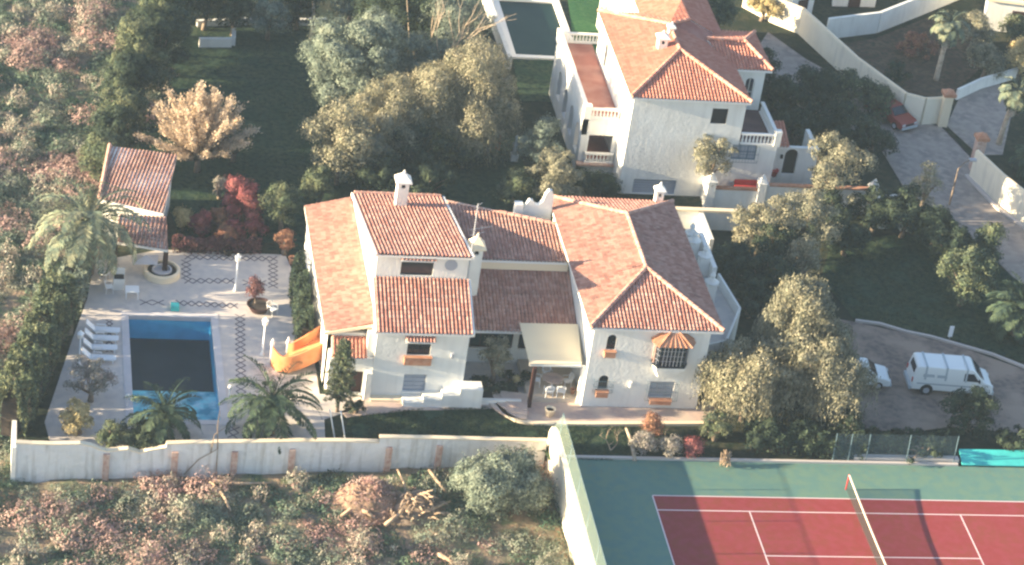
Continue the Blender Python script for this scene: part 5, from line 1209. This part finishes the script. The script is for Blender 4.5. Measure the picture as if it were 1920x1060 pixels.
# chairs and tables
def chair(mat_='plastic_white'):
    o = thing('garden_chair', (0, 0, 0), '', 'chair')
    part('seat', MB().box(-.23, .23, -.22, .22, .40, .44), mat_, o)
    bk = MB(); 
    for i in range(5): x = -.20+i*.1; bk.tube([(x, .21, .44), (x*1.05, .30, .85)], .016, 5)
    bk.tube([(-.24, .21, .44), (-.25, .30, .84), (0, .33, .92), (.25, .30, .84), (.24, .21, .44)], .025, 6); part('backrest', bk, mat_, o)
    for x in (-.2, .2):
        for y in (-.19, .19): part('leg', MB().tube([(x, y, .41), (x*1.15, y*1.2, 0)], .02, 6), mat_, o)
    for x in (-.25, .25): part('armrest', MB().tube([(x, .24, .64), (x, -.18, .64), (x, -.2, .42)], .02, 6), mat_, o)
    return o
C0 = chair(); first = [True]
def put_chair(x, y, z, rz, label, group):
    o = C0 if first[0] else copy_tree(C0); first[0] = False; o.location = (x, y, z); o.rotation_euler.z = R(rz); o['label'] = label; o['group'] = group
tx, ty = U(1036, 712, .9)[:2]; ty = min(ty, 11.4)
tb = thing('patio_table', (tx, ty, .31), 'round pinkish table under the beige awning', 'table')
part('tabletop', MB().lathe(tx, ty, [(.62, .99), (.64, 1.01), (.62, 1.04)], 20), 'paving', tb); part('pedestal', MB().lathe(tx, ty, [(.3, .31), (.06, .4), (.05, .985)], 10), 'plastic_white', tb)
for k, (dx, dy, rz, lb) in enumerate(((-.9, .25, 75, 'white patio chair on the left of the round table'), (.95, .2, -80, 'white patio chair on the right of the round table'), (-.15, .95, 5, 'white patio chair behind the round table'), (-.35, -.9, 185, 'white patio chair in front of the round table, left one'), (.4, -.88, 170, 'white patio chair in front of the round table, right one'))):
    put_chair(tx+dx, ty+dy, .31, rz, lb, 'white chairs around the patio table')
q = U(510, 590); put_chair(q[0], q[1], 0, 40, 'single white chair standing beside the large plant bowl', 'white garden chairs on the deck')
q = U(204, 548); put_chair(q[0], q[1], 0, 100, 'white garden chair under the large palm, nearer the pool', 'white garden chairs on the deck')
q = U(196, 524); put_chair(q[0], q[1], 0, 60, 'white garden chair under the large palm, nearer the shed', 'white garden chairs on the deck')
q = U(247, 556); o = thing('side_table', q, 'square white table at the far left corner of the pool', 'table')
part('tabletop', MB().box(q[0]-.42, q[0]+.42, q[1]-.38, q[1]+.38, .50, .56), 'plastic_white', o)
for sx_ in (-1, 1):
    for sy in (-1, 1): part('leg', MB().box(q[0]+sx_*.36-.03, q[0]+sx_*.36+.03, q[1]+sy*.32-.03, q[1]+sy*.32+.03, 0, .498), 'plastic_white', o)
q = U(222, 540); o = thing('barbecue', q, 'small white barbecue block left of the square white table', 'barbecue')
part('body', MB().box(q[0]-.35, q[0]+.35, q[1]-.3, q[1]+.3, 0, .8), 'stucco', o); part('grill', MB().box(q[0]-.3, q[0]+.3, q[1]-.25, q[1]+.25, .802, .86), 'black_paint', o); part('back', MB().box(q[0]-.35, q[0]+.35, q[1]+.2, q[1]+.3, .87, 1.3), 'stucco', o)
q = U(328, 584); o = thing('pool_step', q, 'small turquoise starting block at the far edge of the pool', 'starting block')
part('block', MB().box(q[0]-.25, q[0]+.25, q[1]-.02, q[1]+.45, 0, .35), 'turquoise', o); part('step', MB().box(q[0]-.22, q[0]+.22, q[1]+.452, q[1]+.75, 0, .18), 'turquoise', o)
# round fountain
q = U(303, 515); o = thing('fountain', q, 'round low fountain with a pale rim beside the shed', 'fountain')
part('rim', MB().lathe(q[0], q[1], [(1.15, 0), (1.15, .42), (1.08, .46), (.95, .46), (.93, .2)], 36), 'cream_trim', o, smooth=False)
part('planting_ring', MB().lathe(q[0], q[1], [(.92, .05), (.90, .33), (.66, .36), (.62, .1)], 30), 'soil_dark', o); part('basin', MB().lathe(q[0], q[1], [(.6, .05), (.62, .42), (.52, .42), (.5, .25)], 30), 'coping', o)
q = U(272, 508); o = thing('garden_parasol', q, 'pale folded canvas parasol roof tilted beside the round fountain', 'parasol')
part('pole', MB().tube([(q[0], q[1], 0), (q[0], q[1], 1.0)], .03, 6), 'plastic_white', o)
part('canopy', MB().add([(q[0]-.9, q[1]-.5, .75), (q[0]+.7, q[1]-.6, .85), (q[0]+.8, q[1]+.5, .9), (q[0]-.7, q[1]+.6, .8), (q[0], q[1], 1.2), (q[0], q[1], .95)], [(0, 1, 4), (1, 2, 4), (2, 3, 4), (3, 0, 4), (1, 0, 5), (2, 1, 5), (3, 2, 5), (0, 3, 5)]), 'coping', o)
# bowl with plum shrub
q = U(485, 582); o = thing('plant_bowl', q, 'large dark round bowl planted with a plum coloured shrub', 'planter')
part('bowl', MB().lathe(q[0], q[1], [(.5, 0), (.72, .42), (.78, .46), (.70, .46), (.62, .38)], 28), 'dark_wood', o); part('soil', MB().lathe(q[0], q[1], [(.6, .36), (.62, .40)], 24), 'soil_dark', o)
o = tree('shrub', 480, 545, 1.35, .55, .75, 'leaf_plum', 'plum coloured shrub growing out of the large dark bowl', 'shrub', k=8, ls=.12, rb=.28, dens=1.2, tr=.05); 
# pots
for (px, py, r, h, m, lb) in ((1030, 780, .32, .5, 'cream_trim', 'round cream pot on the terrace in front of the awning'), (427, 478, .3, .4, 'soil_dark', 'dark pot at the back edge of the pool deck'), (547, 495, .25, .45, 'terracotta', 'tall terracotta pot at the right end of the pool deck'), (1073, 738, .16, .3, 'terracotta', 'little plant pot under the awning against the wall')):
    q = U(px, py, .31 if px == 1073 else 0); o = thing('pot', q, lb, 'pot'); part('body', MB().lathe(q[0], q[1], [(r*.65, q[2]), (r, q[2]+h), (r*1.08, q[2]+h+.04), (r*.85, q[2]+h+.04), (r*.8, q[2]+h-.1)], 16), m, o, smooth=True)
    part('soil', MB().lathe(q[0], q[1], [(r*.79, q[2]+h-.14), (r*.79, q[2]+h-.09)], 14), 'soil_dark', o)
# courtyard bed edge
cbp = thing('planting_bed', (-7.6, 9.4, 0), 'low white walled planting bed in front of the courtyard', 'planting bed')
part('edge', MB().box(-8.85, -6.4, 8.75, 8.95, 0, .35), 'stucco', cbp); part('soil', MB().box(-8.85, -6.4, 8.96, 10.4, 0, .2), 'soil_dark', cbp)

# orange slide
def wall_curve(pts, h0, hs, th):
    m = MB(); P = [Vector(p[:2]) for p in pts]; vin = []; 
    for i, p in enumerate(P):
        t = (P[min(i+1, len(P)-1)]-P[max(0, i-1)]).normalized(); n_ = Vector((-t.y, t.x))*th/2
        vin += [(p.x-n_.x, p.y-n_.y, h0[i]), (p.x+n_.x, p.y+n_.y, h0[i]), (p.x+n_.x, p.y+n_.y, h0[i]+hs[i]), (p.x-n_.x, p.y-n_.y, h0[i]+hs[i])]
    f = []
    for i in range(len(P)-1):
        for j in range(4): f.append((i*4+j, i*4+(j+1) % 4, i*4+4+(j+1) % 4, i*4+4+j))
    f += [(0, 1, 2, 3), tuple(len(P)*4-4+j for j in (3, 2, 1, 0))]
    return m.add(vin, f)
def smoothp(pts, n=20):
    P = [Vector(p) for p in pts]; out = []
    for i in range(len(P)-1):
        a, b, c, d = P[max(0, i-1)], P[i], P[i+1], P[min(len(P)-1, i+2)]
        for k in range(6):
            t = k/6; out.append(.5*((2*b)+(c-a)*t+(2*a-5*b+4*c-d)*t*t+(3*b-a-3*c+d)*t**3))
    return out+[P[-1]]
sl0 = U(555, 690); sd_ = thing('slide', (sl0[0], sl0[1], 0), 'bright orange curved slide beside the porch of the villa', 'slide')
outer = smoothp([(-17.95, 12.1), (-18.7, 11.75), (-19.5, 11.45), (-20.2, 11.4), (-20.8, 11.75), (-21.15, 12.4)])
inner_ = smoothp([(-17.95, 13.9), (-18.6, 13.5), (-19.2, 13.1), (-19.7, 12.95), (-19.95, 13.05), (-20.1, 13.3)])
n_ = len(outer); zt = [1.9-1.25*(i/(n_-1)) for i in range(n_)]
part('side_panel', wall_curve(outer, [max(0, z-1.0) for z in zt], [min(z, 1.0)+.15+.55*max(0, (i/(n_-1)-.7)/.3) for i, z in enumerate(zt)], .10), 'orange_paint', sd_, smooth=False)
part('side_panel', wall_curve(inner_, [max(0, z-.5) for z in zt], [.75]*n_, .10), 'orange_paint', sd_)
bed = MB()
for i in range(n_-1):
    a, b, c, d = outer[i], outer[i+1], inner_[i+1], inner_[i]; bed.add([(a.x, a.y, zt[i]-.45), (b.x, b.y, zt[i+1]-.45), (c.x, c.y, zt[i+1]-.45), (d.x, d.y, zt[i]-.45)], [(0, 1, 2, 3)])
part('bed', bed, 'orange_paint', sd_, fix=False)
for p, h in ((outer[-1], 1.75), (inner_[-1], 1.3)):
    part('finial', MB().lathe(p.x, p.y, [(.09, 0), (.09, h-.35), (.14, h-.3), (.1, h-.1), (.02, h+.15)], 10), 'plastic_white', sd_, smooth=True)
part('end_post', MB().box(-17.95, -17.75, 11.95, 12.2, 0, 2.9), 'cream_trim', sd_); part('end_post', MB().box(-17.95, -17.75, 13.8, 14.05, 0, 2.9), 'cream_trim', sd_)

# vehicles -------------------------------------------------------------------
def wheel(o, x, y, r, w_=.2):
    s_ = 1 if y > 0 else -1; wh = part('wheel', MB().tube([(x, y-s_*w_, r), (x, y, r)], r, 16), 'tyre', o)
    part('rim', MB().tube([(x, y+.001*s_, r), (x, y+.012*s_, r)], r*.6, 12), 'grey_metal', wh)
def profile_body(prof, hw, taper):
    """side profile [(x,z)], half width at height via taper(z)"""
    m = MB(); n = len(prof); vs = []
    for (x, z) in prof: vs.append((x, -hw*taper(z), z))
    for (x, z) in prof: vs.append((x, hw*taper(z), z))
    return m.add(vs, [tuple(range(n)), tuple(reversed(range(n, 2*n)))]+[(i, i+n, (i+1) % n+n, (i+1) % n) for i in range(n)])
def bevel(o, w_, s_=2):
    b_ = o.modifiers.new('bevel', 'BEVEL'); b_.width = w_; b_.segments = s_; b_.limit_method = 'ANGLE'; b_.angle_limit = R(25)
def van(loc, rot):
    o = thing('van', (0, 0, 0), 'white van with roof straps parked on the brown driveway', 'van'); hw = .92
    tp = lambda z: 1 if z < 1.15 else 1-.10*((z-1.15)/.85)
    prof = [(-2.55, .35), (-2.6, .8), (-2.55, 1.2), (-2.42, 1.95), (-2.25, 2.02), (1.05, 2.02), (1.25, 1.95), (1.95, 1.22), (2.45, 1.05), (2.62, .8), (2.62, .4), (2.5, .33)]
    b_ = part('body', profile_body(prof, hw, tp), 'van_white', o, smooth=False); bevel(b_, .07, 3)
    ws = MB(); ws.add([(1.33, -.74, 1.87), (1.33, .74, 1.87), (1.93, .80, 1.28), (1.93, -.80, 1.28)], [(0, 1, 2, 3)]); ws.v = [(x+.035, y, z+.035) for x, y, z in ws.v]; part('windscreen', ws, 'glass_dark', o)
    for s_ in (-1, 1):
        sw_ = MB(); yy = lambda z: s_*(hw*tp(z)+.006)
        sw_.add([(.62, yy(1.22), 1.22), (1.62, yy(1.22), 1.22), (1.2, yy(1.75), 1.75), (.62, yy(1.75), 1.75)], [(0, 1, 2, 3)]); part('side_window', sw_, 'glass_dark', o)
        for (xa, xb, za, zb) in ((-2.0, -1.25, 1.32, 1.52), (-1.1, -.45, 1.32, 1.50), (-2.3, 1.8, .78, .88)):
            q_ = MB().add([(xa, yy(za), za), (xb, yy(za), za), (xb-.05, yy(zb), zb), (xa, yy(zb), zb)], [(0, 1, 2, 3)]); part('side_marking', q_, 'van_grey', o)
        part('headlight', MB().box(2.575, 2.63, s_*.68-.13, s_*.68+.13, .72, .9), 'lens', o); part('tail_light', MB().box(-2.62, -2.57, s_*.78-.07, s_*.78+.07, .85, 1.15), 'red_paint', o)
        part('mirror', MB().box(1.55, 1.63, min(s_*.93, s_*1.12), max(s_*.93, s_*1.12), 1.25, 1.42), 'black_paint', o)
        for x in (-1.6, 1.75): wheel(o, x, s_*.93, .34)
        hx = part('wheel_arch', MB().tube([(-1.6, s_*.90, .36), (-1.6, s_*.922, .36)], .42, 16).tube([(1.75, s_*.90, .36), (1.75, s_*.922, .36)], .42, 16), 'tyre', o)
    part('rear_window', MB().add([(-2.535, -.6, 1.35), (-2.535, .6, 1.35), (-2.45, .55, 1.82), (-2.45, -.55, 1.82)], [(0, 1, 2, 3)]), 'glass_dark', o)
    part('bumper', MB().box(2.58, 2.72, -.88, .88, .32, .55), 'van_grey', o); part('bumper', MB().box(-2.72, -2.57, -.88, .88, .32, .55), 'van_grey', o)
    for x in (-1.85, -.55, .75): part('roof_strap', MB().box(x-.06, x+.06, -.84, .84, 2.03, 2.06).ext([(x-.06, -.84, 2.06), (x+.06, -.84, 2.06), (x+.06, -.945, 1.15), (x-.06, -.945, 1.15)], (0, .02, 0)), 'van_grey', o)
    o.location = loc; o.rotation_euler.z = rot; return o
def car(name, m, label, loc, rot, L=4.0, group=None):
    o = thing(name, (0, 0, 0), label, 'car', group); hw = .82; h = L/2
    tp = lambda z: 1 if z < .88 else 1-.22*((z-.88)/.5)
    prof = [(-h, .35), (-h, .75), (-h+.1, .88), (-h+.35, .92), (-.95, 1.36), (.25, 1.40), (.42, 1.36), (1.0, .93), (h-.15, .78), (h, .62), (h, .35), (h-.1, .28), (-h+.1, .28)]
    b_ = part('body', profile_body(prof, hw, tp), m, o); bevel(b_, .06, 3)
    part('windscreen', MB().add([(.50, -.62, 1.345), (.50, .62, 1.345), (1.03, .70, .965), (1.03, -.70, .965)], [(0, 1, 2, 3)]), 'glass_dark', o)
    part('rear_window', MB().add([(-1.03, -.6, 1.345), (-1.03, .6, 1.345), (-h+.42, .66, .985), (-h+.42, -.66, .985)], [(0, 1, 2, 3)]), 'glass_dark', o)
    for s_ in (-1, 1):
        yy = lambda z: s_*(hw*tp(z)+.006)
        part('side_window', MB().add([(-1.2, yy(.98), .98), (.85, yy(.98), .98), (.40, yy(1.3), 1.3), (-.9, yy(1.3), 1.3)], [(0, 1, 2, 3)]), 'glass_dark', o)
        part('headlight', MB().box(h-.03, h+.02, s_*.6-.14, s_*.6+.14, .55, .7), 'lens', o); part('tail_light', MB().box(-h-.02, -h+.03, s_*.62-.12, s_*.62+.12, .62, .78), 'red_paint', o)
        for x in (-h+.75, h-.75): wheel(o, x, s_*.83, .29, .18)
    part('bumper', MB().box(h-.02, h+.09, -.78, .78, .3, .48), 'van_grey', o); part('bumper', MB().box(-h-.09, -h+.02, -.78, .78, .3, .48), 'van_grey', o)
    part('grille', MB().box(h-.01, h+.03, -.4, .4, .54, .66), 'black_paint', o)
    o.location = loc; o.rotation_euler.z = rot; return o
van((21.35, 11.75, 0), R(-5))
car('parked_car', 'van_white', 'small white car half hidden under the drooping tree', (15.6, 12.3, 0), R(-6), 3.8)
car('parked_car', 'car_red', 'red car half hidden under dark trees beside the grey road', (27.3, 47.0, 0), R(-62), 4.1)
q = U(1780, 635); o = thing('sign_board', q, 'small white board standing at the lawn edge above the van', 'board'); part('panel', MB().box(q[0]-.14, q[0]+.14, q[1]-.03, q[1]+.03, .15, .95), 'plastic_white', o); part('stake', MB().box(q[0]-.03, q[0]+.03, q[1]-.02, q[1]+.02, 0, .149), 'grey_metal', o)
# wrapped white thing behind the villa (garden statue)
q = U(963, 300); o = thing('statue', q, 'slim white garden statue left of the two storey terrace', 'statue'); part('plinth', MB().box(q[0]-.25, q[0]+.25, q[1]-.25, q[1]+.25, 0, .5), 'stucco', o)
part('figure', MB().lathe(q[0], q[1], [(.22, .5), (.17, .9), (.22, 1.25), (.14, 1.5), (.16, 1.7), (.05, 1.95)], 12), 'stucco', o, smooth=True)
q = U(1000, 235); lg2 = U(935, 265, 1.2); o = thing('patio_umbrella', lg2, 'closed orange and white parasol in the shaded garden', 'parasol'); part('cloth', MB().lathe(lg2[0], lg2[1], [(.16, .5), (.2, .8), (.12, 1.6), (.04, 2.1)], 8), 'orange_paint', o); part('pole', MB().tube([(lg2[0], lg2[1], 0), (lg2[0], lg2[1], 2.2)], .025, 6), 'bark_pale', o)

# tennis net and things round the court
nt_ = thing('tennis_net', (11.885, -5, 0), 'tennis net with a pale tape across the red court', 'net')
for y in (.914, -11.884): part('post', MB().lathe(11.885, y, [(.05, 0), (.05, 1.07), (.03, 1.1)], 10), 'red_paint', nt_, smooth=True)
def nz(y): t = (y+5.485)/6.4; return .914+.156*t*t
m = MB(); tpm = MB(); ys_ = [.914-12.798*i/20 for i in range(21)]
for a, b in zip(ys_[:-1], ys_[1:]):
    m.add([(11.885, a, .02), (11.885, b, .02), (11.885, b, nz(b)-.03), (11.885, a, nz(a)-.03)], [(0, 1, 2, 3)])
    tpm.ext([(11.85, a, nz(a)-.05), (11.85, b, nz(b)-.05), (11.85, b, nz(b)+.02), (11.85, a, nz(a)+.02)], (.07, 0, 0))
part('mesh', m, 'net_mesh', nt_); part('tape', tpm, 'net_tape', nt_)
hu = thing('court_hut', (21.8, 3.1, 0), 'low turquoise roofed hut behind the tennis court at the right edge', 'hut')
part('wall', MB().box(20.0, 27, 4.2, 4.45, -.1, .38), 'court_green', hu); part('roof', MB().ext([(19.85, 3.5, .04), (27.2, 3.5, .04), (27.2, 4.5, .48), (19.85, 4.5, .48)], (0, 0, .06)), 'turquoise', hu)
fc = thing('court_fence', (13, 3.6, 0), 'dark mesh fence frame behind the tennis court', 'fence')
xs_ = [U(px, 872)[0] for px in (1563, 1592, 1625, 1700, 1788)]
for x in xs_: part('post', MB().tube([(x, 3.7, 0), (x, 3.9, 1.9)], .03, 6), 'iron', fc)
part('mesh', MB().add([(xs_[0], 3.7, .02), (xs_[-1], 3.7, .02), (xs_[-1], 3.9, 1.9), (xs_[0], 3.9, 1.9)], [(0, 1, 2, 3)]), 'chainlink', fc)
ck = thing('court_kerb_wall', (14, 3.9, 0), 'low grey ledge wall along the back of the tennis court, below the fence', 'wall'); part('ledge', MB().box(13.1, 19.7, 3.72, 4.1, 0, .3), 'kerb', ck)

# ------------------------------------------------------------------ added haze volume that veils and lifts the dark tones
hz = MB().box(-360, 360, -360, 510, -4, 97)
me = bpy.data.meshes.new('haze'); me.from_pydata(hz.v, [], hz.f); hm_ = bpy.data.materials.new('haze'); hm_.use_nodes = True
N = hm_.node_tree.nodes; N.remove(N['Principled BSDF']); pv = N.new('ShaderNodeVolumePrincipled'); pv.inputs['Color'].default_value = (.55, .74, .95, 1); pv.inputs['Density'].default_value = 0.00028; pv.inputs['Anisotropy'].default_value = .2
hm_.node_tree.links.new(pv.outputs[0], N['Material Output'].inputs['Volume']); me.materials.append(hm_)
ho = bpy.data.objects.new('haze', me); COL.objects.link(ho); ho['kind'] = 'stuff'; ho['label'] = 'thin pale haze added to lift the dark tones'

# climbing dead branch on the boundary wall
db = thing('dead_vine', U(745, 800, -1)*0+np.array([-19, 3.0, -1.05]), 'thin dead branch climbing the boundary wall between two brick pillars', 'branch')
vm = MB()
for pts in ([(345, 890), (372, 862), (408, 842)], [(408, 842), (408, 800), (412, 770)], [(405, 892), (407, 860), (408, 842)], [(395, 850), (402, 815), (425, 800)]):
    P = []
    for px, py in pts:
        x = -27; 
        for _ in range(4): p_ = VY(px, py, yb(x)-.08); x = p_[0]
        P.append((x, yb(x)-.08, max(p_[1], -1.1)))
    vm.tube(P, [.035, .028, .015], 5)
part('stems', vm, 'bark', db)
